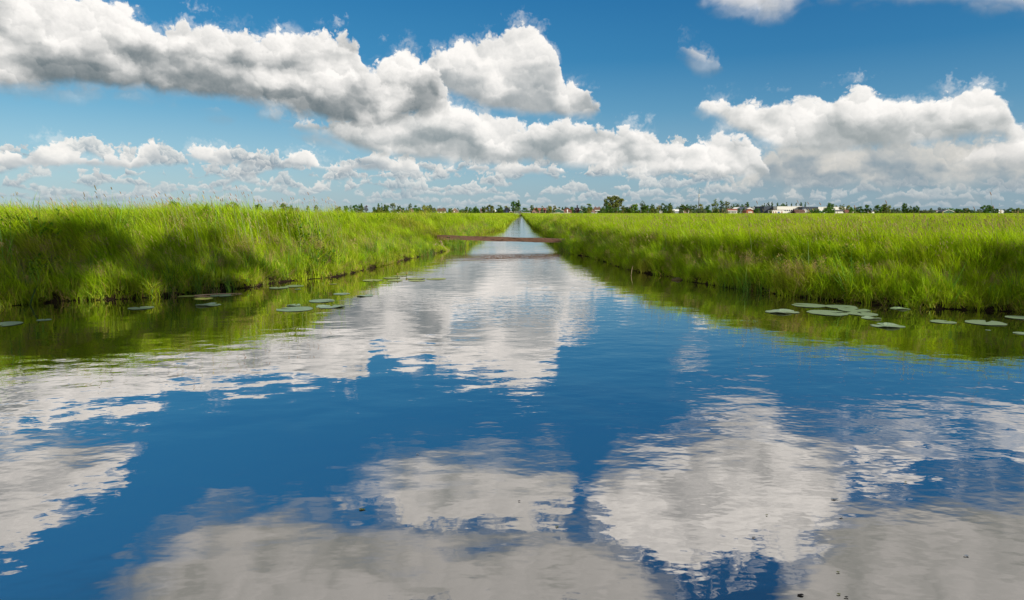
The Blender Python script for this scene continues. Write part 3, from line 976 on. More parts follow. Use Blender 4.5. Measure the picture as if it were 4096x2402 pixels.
def tree(x, y, h, w, kind, tone, label, group, z=None, dens=1.0):
    z = 0.6 if z is None else z
    name = {'cone': 'poplar_tree', 'oval': 'poplar_tree', 'bush': 'bush', 'spread': 'broad_tree', 'airy': 'tree', 'round': 'tree'}[kind]
    root = empty(name, (x, y, z), tr.uniform(0, 6.28))
    cme, C = crown_mesh(kind, w, h, tr, tone, dens)
    link(bpy.data.objects.new('crown', cme), root)
    link(bpy.data.objects.new('trunk', trunk_mesh(C, kind, w, h, tr)), root)
    tag(root, label, 'bush' if kind == 'bush' else 'tree', group)
    return root


# left px, right px, top row in the photograph, kind, tone, distance
TREES = [(667, 733, 806, 'bush', 'mid green', 520), (764, 799, 814, 'bush', 'mid green', 560), (886, 967, 812, 'bush', 'mid green', 600), (1017, 1053, 817, 'round', 'dark green', 560),
 (1075, 1090, 822, 'bush', 'mid green', 640), (1118, 1153, 816, 'round', 'dark green', 520), (1156, 1175, 819, 'round', 'mid green', 600), (1178, 1195, 825, 'bush', 'mid green', 600),
 (1222, 1240, 822, 'bush', 'mid green', 640), (1256, 1275, 818, 'round', 'mid green', 600), (1335, 1372, 826, 'bush', 'olive green', 700), (1374, 1398, 821, 'round', 'mid green', 640), (1397, 1412, 820, 'airy', 'grey green', 660),
 (1406, 1438, 818, 'bush', 'dark green', 560), (1432, 1456, 813, 'round', 'dark green', 540), (1455, 1474, 821, 'airy', 'purple', 600), (1490, 1505, 825, 'cone', 'mid green', 640),
 (1508, 1522, 813, 'cone', 'mid green', 640), (1503, 1532, 828, 'bush', 'olive green', 560), (1523, 1533, 813, 'cone', 'mid green', 660), (1530, 1560, 817, 'round', 'mid green', 620),
 (1558, 1586, 811, 'airy', 'grey green', 620), (1586, 1607, 822, 'round', 'dark green', 600), (1604, 1623, 832, 'bush', 'mid green', 620), (1632, 1650, 813, 'airy', 'mid green', 640),
 (1624, 1643, 826, 'bush', 'mid green', 700), (1650, 1682, 822, 'bush', 'mid green', 720), (1680, 1722, 820, 'bush', 'yellow green', 700), (1714, 1730, 818, 'round', 'mid green', 740),
 (1718, 1746, 827, 'bush', 'olive green', 650), (1750, 1766, 832, 'bush', 'mid green', 760), (1773, 1786, 831, 'round', 'olive green', 760), (1792, 1811, 830, 'round', 'bright green', 620),
 (1826, 1838, 831, 'bush', 'dark green', 760), (1838, 1862, 836, 'bush', 'mid green', 720), (1857, 1875, 827, 'round', 'mid green', 640), (1873, 1890, 828, 'bush', 'mid green', 640), (1889, 1917, 827, 'round', 'mid green', 660),
 (1925, 1944, 825, 'round', 'dark green', 680), (1941, 1983, 820, 'bush', 'olive green', 620), (1982, 2013, 820, 'bush', 'mid green', 600), (2013, 2040, 823, 'bush', 'yellow green', 760),
 (2042, 2065, 804, 'oval', 'dark green', 560), (2060, 2086, 801, 'oval', 'dark green', 570), (2046, 2088, 830, 'bush', 'grey green', 500), (2086, 2112, 830, 'airy', 'mid green', 640), (2088, 2120, 843, 'bush', 'dark green', 560),
 (2120, 2138, 821, 'oval', 'mid green', 560), (2137, 2153, 830, 'bush', 'mid green', 720), (2161, 2176, 823, 'cone', 'grey green', 540), (2173, 2182, 834, 'round', 'purple', 540), (2185, 2211, 824, 'oval', 'yellow green', 540),
 (2210, 2225, 821, 'round', 'yellow green', 700), (2213, 2238, 828, 'bush', 'purple', 720), (2230, 2243, 824, 'cone', 'grey green', 740), (2243, 2257, 827, 'cone', 'dark green', 740), (2256, 2271, 826, 'cone', 'dark green', 760),
 (2274, 2298, 825, 'cone', 'mid green', 760), (2296, 2319, 822, 'round', 'purple', 640), (2318, 2336, 823, 'airy', 'grey green', 660), (2343, 2368, 815, 'round', 'bright green', 640), (2328, 2348, 826, 'bush', 'mid green', 600), (2345, 2366, 832, 'bush', 'yellow green', 600),
 (2406, 2420, 823, 'round', 'grey green', 620), (2412, 2490, 784, 'spread', 'olive green', 620), (2420, 2433, 792, 'cone', 'dark green', 610), (2398, 2425, 832, 'bush', 'mid green', 560), (2422, 2452, 824, 'bush', 'dark green', 570),
 (2448, 2484, 827, 'bush', 'mid green', 560), (2480, 2504, 822, 'round', 'olive green', 580), (2498, 2522, 825, 'bush', 'dark green', 560), (2516, 2558, 813, 'bush', 'bright green', 560), (2558, 2582, 802, 'airy', 'grey green', 600),
 (2560, 2606, 815, 'bush', 'mid green', 560), (2597, 2620, 816, 'round', 'dark green', 580), (2602, 2628, 832, 'bush', 'olive green', 540), (2625, 2648, 823, 'oval', 'yellow green', 560), (2643, 2671, 813, 'round', 'dark green', 600),
 (2668, 2690, 811, 'round', 'mid green', 640), (2668, 2698, 823, 'bush', 'olive green', 560), (2698, 2722, 826, 'airy', 'olive green', 580), (2716, 2742, 818, 'round', 'mid green', 640), (2740, 2757, 818, 'round', 'dark green', 640), (2754, 2772, 819, 'bush', 'dark green', 640),
 (2770, 2790, 819, 'round', 'mid green', 640), (2760, 2786, 840, 'bush', 'grey green', 500), (2714, 2736, 839, 'bush', 'grey green', 500), (2790, 2816, 816, 'round', 'yellow green', 600), (2786, 2826, 832, 'bush', 'grey green', 520), (2815, 2844, 820, 'bush', 'dark green', 600),
 (2845, 2877, 797, 'airy', 'olive green', 560), (2873, 2897, 798, 'airy', 'mid green', 565), (2893, 2920, 802, 'airy', 'olive green', 560), (2850, 2880, 832, 'bush', 'mid green', 540), (2880, 2912, 830, 'bush', 'grey green', 540), (2918, 2934, 814, 'airy', 'mid green', 640),
 (2930, 2946, 811, 'round', 'mid green', 900), (2943, 2958, 812, 'round', 'grey green', 900), (2956, 2978, 813, 'bush', 'mid green', 900), (2977, 2997, 809, 'oval', 'mid green', 900), (2948, 2961, 833, 'bush', 'dark green', 500), (2966, 2982, 830, 'cone', 'mid green', 500),
 (3011, 3024, 824, 'round', 'dark green', 900), (3014, 3041, 829, 'bush', 'dark green', 520), (3038, 3060, 817, 'bush', 'grey green', 900), (3052, 3062, 810, 'cone', 'dark green', 900), (3065, 3079, 809, 'oval', 'dark green', 900), (3080, 3093, 801, 'cone', 'dark green', 900),
 (3102, 3114, 809, 'cone', 'dark green', 900), (3113, 3139, 813, 'round', 'mid green', 900), (3140, 3150, 806, 'cone', 'dark green', 900), (3160, 3169, 808, 'cone', 'dark green', 900), (3178, 3189, 808, 'cone', 'dark green', 900), (3196, 3208, 808, 'oval', 'dark green', 900),
 (3214, 3226, 809, 'cone', 'dark green', 900), (3163, 3181, 837, 'bush', 'purple', 500), (3076, 3090, 840, 'bush', 'mid green', 480), (3246, 3280, 833, 'bush', 'olive green', 520), (3304, 3337, 811, 'round', 'mid green', 540), (3288, 3340, 829, 'bush', 'mid green', 520),
 (3336, 3360, 820, 'bush', 'olive green', 900), (3353, 3383, 817, 'airy', 'olive green', 540), (3380, 3405, 822, 'bush', 'yellow green', 900), (3393, 3425, 829, 'bush', 'bright green', 560), (3420, 3457, 825, 'bush', 'dark green', 560), (3454, 3484, 818, 'bush', 'dark green', 570),
 (3497, 3530, 816, 'bush', 'mid green', 560), (3522, 3562, 814, 'bush', 'olive green', 560), (3562, 3584, 831, 'bush', 'grey green', 640), (3582, 3604, 832, 'bush', 'grey green', 640), (3603, 3629, 813, 'oval', 'dark green', 560), (3624, 3652, 826, 'bush', 'mid green', 580),
 (3650, 3676, 825, 'round', 'dark green', 580), (3676, 3712, 839, 'bush', 'grey green', 600), (3706, 3744, 840, 'bush', 'grey green', 600), (3716, 3729, 829, 'cone', 'mid green', 700), (3750, 3764, 827, 'oval', 'grey green', 700), (3764, 3787, 834, 'bush', 'dark green', 700),
 (3785, 3817, 832, 'bush', 'bright green', 700), (3814, 3850, 835, 'bush', 'mid green', 700), (3848, 3884, 831, 'bush', 'dark green', 700), (3886, 3902, 837, 'round', 'dark green', 700), (3906, 3927, 837, 'bush', 'grey green', 800), (3924, 3969, 821, 'round', 'mid green', 620),
 (3969, 3995, 834, 'bush', 'dark green', 600), (4011, 4028, 834, 'airy', 'olive green', 700), (4028, 4050, 831, 'bush', 'mid green', 700), (4046, 4084, 831, 'bush', 'olive green', 700), (4080, 4100, 834, 'bush', 'olive green', 700),
 (1484, 1560, 838, 'bush', 'dark green', 760), (1556, 1636, 838, 'bush', 'olive green', 760), (1655, 1735, 836, 'bush', 'dark green', 780), (1735, 1800, 842, 'bush', 'mid green', 780), (1796, 1860, 841, 'bush', 'dark green', 780),
 (1860, 1930, 839, 'bush', 'dark green', 760), (1985, 2046, 838, 'bush', 'mid green', 760), (2085, 2160, 841, 'bush', 'mid green', 760), (2150, 2225, 838, 'bush', 'dark green', 780), (2230, 2310, 836, 'bush', 'mid green', 780),
 (2300, 2380, 836, 'bush', 'dark green', 760), (2385, 2470, 836, 'bush', 'mid green', 700), (2470, 2560, 834, 'bush', 'mid green', 700), (2550, 2640, 834, 'bush', 'dark green', 740), (2630, 2720, 833, 'bush', 'mid green', 740), (2700, 2780, 832, 'bush', 'olive green', 740),
 (2770, 2850, 834, 'bush', 'dark green', 740), (2840, 2925, 836, 'bush', 'grey green', 700), (3225, 3300, 838, 'bush', 'dark green', 480), (3400, 3500, 838, 'bush', 'mid green', 740), (3490, 3600, 836, 'bush', 'dark green', 760), (3590, 3700, 838, 'bush', 'olive green', 760),
 (3690, 3790, 841, 'bush', 'mid green', 780), (3780, 3900, 840, 'bush', 'dark green', 780), (3895, 4000, 842, 'bush', 'olive green', 780), (3990, 4096, 843, 'bush', 'dark green', 780)]
MARKS = [(700, 'the left tree line end'), (1425, 'the dark copse'), (1648, 'the white gabled house'), (1822, 'the grey gabled house'), (2028, 'the black barn'), (2140, 'the pink brick shed'),
         (2232, 'the wide green barn'), (2368, 'the pink gabled farmhouse'), (2630, 'the little white hut'), (2794, 'the tall radio mast'), (3000, 'the orange gambrel house'), (3156, 'the long white factory hall'),
         (3327, 'the white hall with a green band'), (3480, 'the long grey roof by the hedges'), (3793, 'the white-eaved low barn'), (4003, 'the white greenhouse')]
ORD = ['nearest', 'second', 'third', 'fourth', 'fifth', 'sixth', 'seventh', 'eighth', 'ninth', 'tenth', 'eleventh', 'twelfth', 'thirteenth', 'fourteenth', 'fifteenth']
cnt = {}
order = sorted(range(len(TREES)), key=lambda i: min(abs((TREES[i][0] + TREES[i][1]) / 2 - m[0]) for m in MARKS))
tree_label = {}
for i in order:
    c = (TREES[i][0] + TREES[i][1]) / 2
    mk = min(MARKS, key=lambda m: abs(c - m[0]))
    sd_ = 'left' if c < mk[0] else 'right'
    kind = TREES[i][3]
    wide = TREES[i][1] - TREES[i][0] > 58 and kind == 'bush'
    noun = 'long low hedge' if wide else {'cone': 'pointed tree', 'oval': 'oval tree', 'bush': 'bush', 'spread': 'huge broad tree', 'airy': 'airy tree', 'round': 'round tree'}[kind]
    key = (mk[0], sd_, noun, TREES[i][4]); cnt[key] = cnt.get(key, 0) + 1
    tree_label[i] = '%s %s, %s %s of %s' % (TREES[i][4], noun, ORD[cnt[key] - 1], sd_, mk[1])
for i, (a, b, top, kind, tone, D) in enumerate(TREES):
    D = D * (0.80 if kind in ('bush', 'round') and D < 800 else 1.0)
    x, y = at_dist((a + b) / 2, D)
    base = HOR + (EYE - 0.6) / D * FPX
    h = (base - top) / FPX * D * 1.03; w = (b - a) / FPX * D * (1.08 if kind != 'cone' else 1.3)
    tree(x, y, h, w, kind, tone, tree_label[i], 'trees and bushes along the horizon')

# roadside trees behind the viewpoint, whose shade reaches both banks
for (x, y, h, w, kind, lab) in ((11.2, -4.2, 13.3, 8.6, 'round', 'roadside tree behind the viewpoint that shades the near left bank'),
                                (16.3, -4.4, 11.3, 4.6, 'round', 'smaller roadside tree beside the one shading the near left bank'),
                                (25.4, -4.0, 10.9, 5.4, 'round', 'roadside tree behind the viewpoint that shades the near right bank'),
                                (30.6, -3.6, 11.2, 5.4, 'round', 'outermost roadside tree behind the viewpoint on the right')):
    tree(x, y, h, w, kind, 'mid green', lab, 'roadside trees behind the viewpoint', None, 1.1)


# ------------------------------------------------------------------ far buildings
def flat_mat(name, col, rough=0.8, var=0.15, scale=0.6, spec=0.3):
    m = new_mat(name); p = pos()
    n = noise(p, scale, 5, 0.6)
    out_surface(principled(mixc(n, tuple(c * (1 - var) for c in col), tuple(min(1, c * (1 + var)) for c in col)), rough, None, spec=spec))
    return m


BMAT = {k: flat_mat(k, c) for k, c in {
    'brick red': (0.19, 0.085, 0.06), 'brick pink': (0.28, 0.18, 0.14), 'white render': (0.76, 0.74, 0.70), 'cream': (0.62, 0.55, 0.42), 'black boards': (0.022, 0.025, 0.035), 'green sheet': (0.05, 0.12, 0.08),
    'grey sheet': (0.25, 0.28, 0.31), 'dark sheet': (0.055, 0.07, 0.095), 'tile brown': (0.13, 0.075, 0.055), 'tile orange': (0.27, 0.10, 0.06), 'tile red': (0.17, 0.075, 0.055), 'tile grey': (0.12, 0.12, 0.13),
    'white paint': (0.80, 0.79, 0.76), 'glass dark': (0.03, 0.04, 0.05), 'teal band': (0.08, 0.32, 0.26), 'blue door': (0.05, 0.12, 0.35), 'orange panel': (0.36, 0.12, 0.07), 'metal': (0.35, 0.36, 0.37), 'timber grey': (0.20, 0.16, 0.12)}.items()}


def house(name, label, a, b, top, eave, D, axis, wall, roof, trim=None, wins=(), door=None, chimney=0, depth=None, over=0.25):
    """a..b photo columns, top/eave photo rows; axis 'g' gable towards us, 's' ridge across, 'f' flat roof"""
    x0, _ = at_dist(a, D); x1, _ = at_dist(b, D)
    W = x1 - x0; xc = (x0 + x1) / 2
    ht = EYE + (HOR - top) / FPX * D; he = EYE + (HOR - eave) / FPX * D
    z0 = 0.5; H = ht - z0; He = he - z0
    dp = depth or (W * 0.9 if axis == 'g' else min(W * 0.6, 14))
    root = empty(name, (xc, D, z0), 0.0)
    hw = W / 2
    mb = MB()
    if axis == 'f':
        mb.box(-hw, hw, 0, dp, -0.3, H)
        mb.build('wall', BMAT[wall], root)
        rb = MB(); rb.box(-hw - .1, hw + .1, -.1, dp + .1, H, H + max(0.3, H * .05)); rb.build('roof', BMAT[roof], root)
    elif axis == 'g':
        n = [(-hw, 0, -.3), (hw, 0, -.3), (hw, 0, He), (0, 0, H), (-hw, 0, He)]
        bk = [(p[0], dp, p[2]) for p in n]
        mb.quad(n); mb.quad(bk[::-1])
        for i in (0, 1, 4): mb.quad([n[i], bk[i], bk[(i + 1) % 5], n[(i + 1) % 5]][::-1])
        mb.build('wall', BMAT[wall], root)
        rb = MB(); t = 0.22
        for s in (-1, 1):
            ex = s * (hw + over); ez = He - over * (H - He) / max(hw, .1)
            q = [(0, -over, H + .04), (ex, -over, ez + .04), (ex, dp + over, ez + .04), (0, dp + over, H + .04)]
            rb.quad(q); q2 = [(p[0], p[1], p[2] + t) for p in q]; rb.quad(q2[::-1])
            rb.quad([q[0], q[1], q2[1], q2[0]]); rb.quad([q[1], q[2], q2[2], q2[1]])
        rb.build('roof', BMAT[roof], root)
        if trim:
            tb = MB(); tt = max(0.28, W * 0.022)
            for s in (-1, 1):
                ex = s * (hw + over); ez = He - over * (H - He) / max(hw, .1)
                y0, y1 = -over - .14, -over - .02
                A, B_ = (0, H + .3), (ex, ez + .3)
                for yy in (y0, y1): tb.quad([(A[0], yy, A[1]), (B_[0], yy, B_[1]), (B_[0], yy, B_[1] - tt), (A[0], yy, A[1] - tt)])
                tb.quad([(A[0], y0, A[1]), (B_[0], y0, B_[1]), (B_[0], y1, B_[1]), (A[0], y1, A[1])])
            tb.build('bargeboard', BMAT[trim], root)
    else:
        mb.box(-hw, hw, 0, dp, -0.3, He)
        mb.quad([(-hw + .01, 0, He), (-hw + .01, dp, He), (-hw + .01, dp / 2, H)]); mb.quad([(hw - .01, 0, He), (hw - .01, dp, He), (hw - .01, dp / 2, H)])
        mb.build('wall', BMAT[wall], root)
        rb = MB()
        for s in (0, 1):
            ye = -over if s == 0 else dp + over
            ez = He - over * (H - He) / (dp / 2)
            q = [(-hw - over, ye, ez + .05), (hw + over, ye, ez + .05), (hw + over, dp / 2, H + .05), (-hw - over, dp / 2, H + .05)]
            rb.quad(q); q2 = [(p[0], p[1], p[2] + .2) for p in q]; rb.quad(q2[::-1]); rb.quad([q[0], q[1], q2[1], q2[0]])
        rb.build('roof', BMAT[roof], root)
        if trim:
            tb = MB(); tb.box(-hw - over, hw + over, -over - .12, -over - .01, He - .35, He + .12); tb.build('bargeboard', BMAT[trim], root)
    for (u0, u1, v0, v1, mat) in wins:                       # fractions of the facade
        wb = MB(); wb.box(-hw + u0 * W, -hw + u1 * W, -.06, .0 - .003, v0 * He, v1 * He)
        f = wb.build('window', BMAT[mat], root)
    if door:
        u0, u1, v1, mat = door
        wb = MB(); wb.box(-hw + u0 * W, -hw + u1 * W, -.07, -.003, 0, v1 * He); wb.build('door', BMAT[mat], root)
    for k in range(chimney):
        cb = MB(); cx = (-.3 + .6 * k) * W if chimney > 1 else .2 * W
        yb = dp / 2 if axis == 's' else dp * .5
        zz = H if axis == 's' else H - abs(cx) / hw * (H - He)
        cb.box(cx - .35, cx + .35, yb - .3, yb + .3, zz - .4, zz + 1.0); cb.build('chimney', BMAT['brick red'], root)
    tag(root, label, 'house' if 'house' in name else ('hall' if 'hall' in name else ('barn' if 'barn' in name else 'shed')))
    return root


G = 'glass dark'
house('farm_house', 'pale pink brick house with white gable trim, alone beyond the left bank', 1636, 1655, 834, 843, 600, 'g', 'brick pink', 'tile grey', 'white paint', [(.3, .45, .45, .8, G), (.55, .7, .45, .8, G)])
house('farm_house', 'low house with a long brown tiled roof beyond the left bank', 1749, 1782, 836, 846, 560, 's', 'cream', 'tile brown', None, [(.15, .3, .3, .8, G), (.6, .8, .3, .8, G)], chimney=1)
house('farm_house', 'grey gabled house with white trim left of the canal', 1806, 1833, 833, 844, 560, 'g', 'brick pink', 'tile grey', 'white paint', [(.35, .48, .5, .85, 'white paint'), (.55, .68, .5, .85, G)])
house('field_shed', 'low pale shed under the trees far beyond the left bank', 1588, 1604, 839, 844, 560, 's', 'white render', 'tile brown')
house('field_shed', 'weathered shed roof beside the olive tree left of the black barn', 1921, 1942, 836, 844, 600, 's', 'timber grey', 'tile brown')
house('wooden_barn', 'black boarded barn with a blue window left of the poplars', 2014, 2043, 830, 844, 600, 'g', 'black boards', 'black boards', None, [(.42, .50, .55, .95, 'blue door')], (.35, .6, .5, 'dark sheet'))
house('field_shed', 'tiny red shed with white trimmed roof in front of the poplars', 2038, 2050, 846, 850, 520, 'g', 'brick red', 'white paint', 'white paint')
house('metal_barn', 'grey barn roof behind the hedge right of the poplars', 2106, 2122, 834, 842, 700, 's', 'grey sheet', 'grey sheet')
house('brick_shed', 'small pink brick shed with a dark door beside the field', 2128, 2146, 838, 847, 480, 'g', 'brick pink', 'tile red', None, [(.1, .2, .5, .8, G)], (.3, .6, .75, 'dark sheet'), depth=7)
house('farm_house', 'long house with bright orange tiles behind the pink shed', 2137, 2184, 834, 843, 600, 's', 'brick pink', 'tile orange', None, [(.3, .4, .3, .8, G), (.6, .7, .3, .8, G)], chimney=2)
house('metal_barn', 'wide green barn with white gable edges right of the canal', 2208, 2256, 835, 847, 560, 'g', 'green sheet', 'green sheet', 'white paint', depth=22)
house('brick_barn', 'red brick gabled barn next to the wide green barn', 2254, 2287, 832, 843, 560, 'g', 'brick red', 'tile brown', None, [(.3, .42, .3, .6, G), (.6, .75, .3, .6, G)], (.45, .57, .45, 'white render'), depth=20)
house('farm_house', 'small tan gabled house in front of the purple tree', 2297, 2313, 835, 843, 600, 'g', 'cream', 'tile brown', None, [(.4, .6, .4, .8, G)])
house('metal_barn', 'smaller green barn with white gable edges near the purple tree', 2303, 2336, 839, 848, 520, 'g', 'green sheet', 'green sheet', 'white paint', depth=18)
house('farm_house', 'pink gabled farmhouse with a wide grey door', 2354, 2381, 834, 846, 520, 'g', 'brick pink', 'tile brown', None, [(.42, .56, .8, 1.1, G)], (.18, .8, .55, 'grey sheet'), depth=12)
house('farm_house', 'dark roofed house with white eaves right of the pink farmhouse', 2377, 2402, 832, 842, 560, 's', 'white render', 'tile brown', 'white paint', [(.2, .35, .3, .8, G), (.6, .75, .3, .8, G)], chimney=2)
house('garden_hut', 'little white hut with a pointed roof under dark trees', 2639, 2650, 844, 849, 480, 'g', 'white render', 'white paint')
house('field_shed', 'pale grey shed roof among bushes left of the mast', 2692, 2715, 840, 845, 500, 's', 'grey sheet', 'white paint')
house('farm_house', 'low house with a long red roof left of the radio mast', 2722, 2766, 836, 842, 560, 's', 'brick pink', 'tile red', None, [(.2, .3, .2, .8, 'white paint'), (.7, .8, .2, .8, 'white paint')])
house('farm_house', 'white walled house with a red roof beneath the tall airy trees', 2912, 2951, 838, 844, 500, 's', 'white render', 'tile orange', 'white paint', [(.1 + .16 * i, .2 + .16 * i, .3, .75, G) for i in range(5)])
house('factory_hall', 'long white factory hall with roof windows behind the red roofed house', 2928, 2984, 831, 837, 640, 's', 'white render', 'white paint', None, [(.05 + .12 * i, .14 + .12 * i, .55, .8, 'tile red') for i in range(8)], depth=22)
house('factory_hall', 'white hall end with a broad gable behind the orange house', 2981, 3018, 830, 839, 560, 'g', 'white render', 'grey sheet', None, depth=24)
house('gambrel_house', 'orange gambrel house with white windows before the white gable', 2986, 3015, 838, 845, 470, 'g', 'orange panel', 'tile orange', 'orange panel', [(.22, .36, .35, .8, 'white paint'), (.42, .58, .35, .8, 'white paint'), (.64, .78, .35, .8, 'white paint')], depth=8)
house('grey_hall', 'low pale grey hall behind the dark bush', 3008, 3057, 829.5, 832, 760, 'f', 'grey sheet', 'grey sheet', depth=20)
house('dark_hall', 'dark blue grey hall left of the long white hall', 3055, 3108, 828, 834, 660, 'f', 'dark sheet', 'dark sheet', depth=25)
house('factory_hall', 'long white factory hall with a dark window band', 3108, 3206, 828, 832, 650, 'f', 'white render', 'white paint', None, [(.30 + .085 * i, .36 + .085 * i, .42, .62, G) for i in range(8)], depth=26)
house('panel_shed', 'low shed with white walls and orange panels before the dark hall', 3084, 3136, 842, 846, 500, 'f', 'white render', 'tile brown', None, [(.0 + .17 * i, .06 + .17 * i, .1, .95, 'orange panel') for i in range(3)] + [(.80, .88, .1, .9, 'orange panel')], (.52, .68, .8, 'blue door'), depth=6)
house('farm_house', 'dark brown roofed house before the white hall', 3181, 3220, 841, 849, 480, 's', 'brick pink', 'tile brown')
house('canopy_shed', 'white sloping canopy roof right of the brown roofed house', 3209, 3232, 838, 847, 520, 'g', 'white render', 'white paint')
house('dark_hall', 'dark grey hall between the two long white halls', 3208, 3272, 830, 836, 640, 'f', 'dark sheet', 'dark sheet', depth=20)
house('factory_hall', 'white hall with a green lower band behind the round tree', 3272, 3382, 830, 834, 640, 'f', 'white render', 'white paint', None, [(.02, .18, .18, .45, 'teal band'), (.5, .72, .18, .45, 'teal band')], depth=24)
house('field_shed', 'grey low roof in front of the hall with the green band', 3334, 3371, 842, 846, 480, 's', 'white render', 'tile grey', None)
house('farm_house', 'red brown roofed house beside the bright green bush', 3381, 3405, 841, 849, 490, 's', 'brick pink', 'tile red')
house('farm_house', 'brown roof house with a cream gable under the bright bush', 3407, 3427, 842, 848, 480, 'g', 'cream', 'tile brown', 'cream')
house('field_shed', 'long grey roof between two dark hedges', 3464, 3497, 843, 847, 500, 's', 'white render', 'tile grey')
house('metal_barn', 'long low barn with a white eaves line near the right edge', 3746, 3795, 842, 846, 560, 's', 'timber grey', 'tile grey', 'white paint')
house('metal_barn', 'low barn with white gable edges right of the long low barn', 3773, 3814, 841, 848, 520, 'g', 'green sheet', 'tile grey', 'white paint')
house('field_shed', 'small grey roofed shed among bushes at the far right', 3832, 3858, 844, 848, 560, 's', 'brick pink', 'grey sheet')
house('greenhouse_roof', 'white greenhouse roof right of the domed tree', 3992, 4014, 843, 847, 600, 's', 'white render', 'white paint')
house('field_shed', 'pale rounded shed roof at the far right end', 4060, 4079, 846, 849, 600, 'g', 'grey sheet', 'white paint')

# silos
for (c, w, top, lab) in ((1974.5, 5, 840, 'white feed silo, leftmost beside the bush left of the black barn'), (1981, 5, 839.5, 'white feed silo, middle of three left of the black barn'), (1997.5, 5.5, 842, 'white feed silo, nearest on the left of the black barn'),
                         (2269, 5, 839, 'white feed silo in front of the red brick barn'), (2299, 4.5, 840, 'white feed silo right of the red brick barn')):
    D = 545.0; x, y = at_dist(c, D); r = w / 2 / FPX * D; H = EYE + (HOR - top) / FPX * D - 0.5
    root = empty('feed_silo', (x, y, 0.5))
    mb = MB(); mb.tube([(0, 0, H * .25), (0, 0, H * .3), (0, 0, H * .9), (0, 0, H * .97), (0, 0, H)], [r * .35, r, r, r * .7, r * .15], 14); mb.build('tank', BMAT['white paint'], root, True)
    for s, t in ((-1, -1), (1, -1), (-1, 1), (1, 1)):
        lb = MB(); lb.tube([(s * r * .7, t * r * .7, -.1), (s * r * .7, t * r * .7, H * .34)], [.06, .06], 5); lb.build('leg', BMAT['metal'], root)
    tag(root, lab, 'silo')

# radio mast and thin pole
D = 900.0; x, y = at_dist(2794, D); H = (853 - 750) / FPX * D
root = empty('radio_mast', (x, y, 0.5))
mb = MB(); mb.tube([(0, 0, 0), (0, 0, H * .72)], [.62, .42], 8); mb.build('lower_mast', BMAT['tile grey'], root, True)
mb = MB(); mb.tube([(0, 0, H * .72), (0, 0, H)], [.26, .10], 6); mb.build('upper_mast', BMAT['metal'], root, True)
for k in range(3):
    a = k * 2.094; mb = MB(); mb.box(-.22 + math.cos(a) * .95, .22 + math.cos(a) * .95, -.2 + math.sin(a) * .95, .2 + math.sin(a) * .95, H * .60, H * .73); mb.build('antenna', BMAT['white paint'], root)
mb = MB(); mb.tube([(.5, -.6, H * .93), (.5, -.75, H * .93)], [.45, .45], 12); mb.build('dish', BMAT['white paint'], root)
tag(root, 'tall slender radio mast standing above the tree line', 'mast')
x, y = at_dist(3995, 800.0)
root = empty('lattice_pole', (x, y, 0.5)); mb = MB(); mb.tube([(0, 0, 0), (0, 0, 10.4)], [.16, .09], 6); mb.build('pole', BMAT['metal'], root)
mb = MB(); mb.box(-.3, .3, -.2, .2, 10.2, 10.7); mb.build('pole_top', BMAT['white paint'], root)
tag(root, 'thin pale pole above the white greenhouse', 'pole')
for c, lab in ((3564, 'white globe street lamp, left one of a pair beside the oval tree'), (3580.5, 'white globe street lamp, right one of a pair beside the oval tree')):
    x, y = at_dist(c, 520.0)
    root = empty('street_lamp', (x, y, 0.5)); mb = MB(); mb.tube([(0, 0, 0), (0, 0, 1.6)], [.06, .05], 6); mb.build('pole', BMAT['metal'], root)
    mb = MB(); mb.tube([(0, 0, 1.6), (0, 0, 1.7), (0, 0, 1.95), (0, 0, 2.2), (0, 0, 2.3)], [.1, .3, .38, .3, .08], 10); mb.build('globe', BMAT['white paint'], root, True)
    tag(root, lab, 'street lamp')

# gate and fence posts at the end of the canal
x0, D = at_dist(2058, 255.0); x1, _ = at_dist(2079, 255.0)
root = empty('field_gate', ((x0 + x1) / 2, D, 0.62)); hw = (x1 - x0) / 2
mb = MB()
for z in (.15, .40, .65, .90, 1.12): mb.tube([(-hw, 0, z), (hw, 0, z)], [.035, .035], 6)
for u in (-hw, -hw * .33, hw * .33, hw): mb.tube([(u, 0, .1), (u, 0, 1.15)], [.035, .035], 6)
mb.build('gate_frame', BMAT['metal'], root)
for s in (-1, 1):
    mb = MB(); mb.box(s * (hw + .16) - .1, s * (hw + .16) + .1, -.1, .1, -.3, 1.35); mb.build('post', BMAT['timber grey'], root)
tag(root, 'grey tubular field gate near the far end of the canal', 'gate')
pk = None
for k in range(9):
    x, y = at_dist(2087 + k * 4.2, 430.0)
    mb_ = MB(); mb_.box(-.09, .09, -.09, .09, -.2, 1.15); mb_.box(-.1, .1, -.1, .1, 1.15, 1.2)
    if pk is None: pk = mb_.build('fence_post', BMAT['white paint'])
    else: q = pk.copy(); COL.objects.link(q); pk = q
    pk.location = (x, y, 0.5); tag(pk, 'short white fence post in the row before the dark hedge', 'fence post', 'white fence posts by the hedge')
x0, D = at_dist(2200, 420.0); x1, _ = at_dist(2282, 420.0)
root = empty('silage_wall', ((x0 + x1) / 2, D, .5)); hw = (x1 - x0) / 2
for k in range(6):
    a, b = -hw + 2 * hw * k / 6, -hw + 2 * hw * (k + 1) / 6 - .06
    mb = MB(); mb.box(a, b, 0, .35, -.2, .55 + .25 * ((k * 7) % 3) / 2); mb.build('panel', BMAT['cream'], root)
tag(root, 'low cream concrete wall in front of the green barn', 'wall')

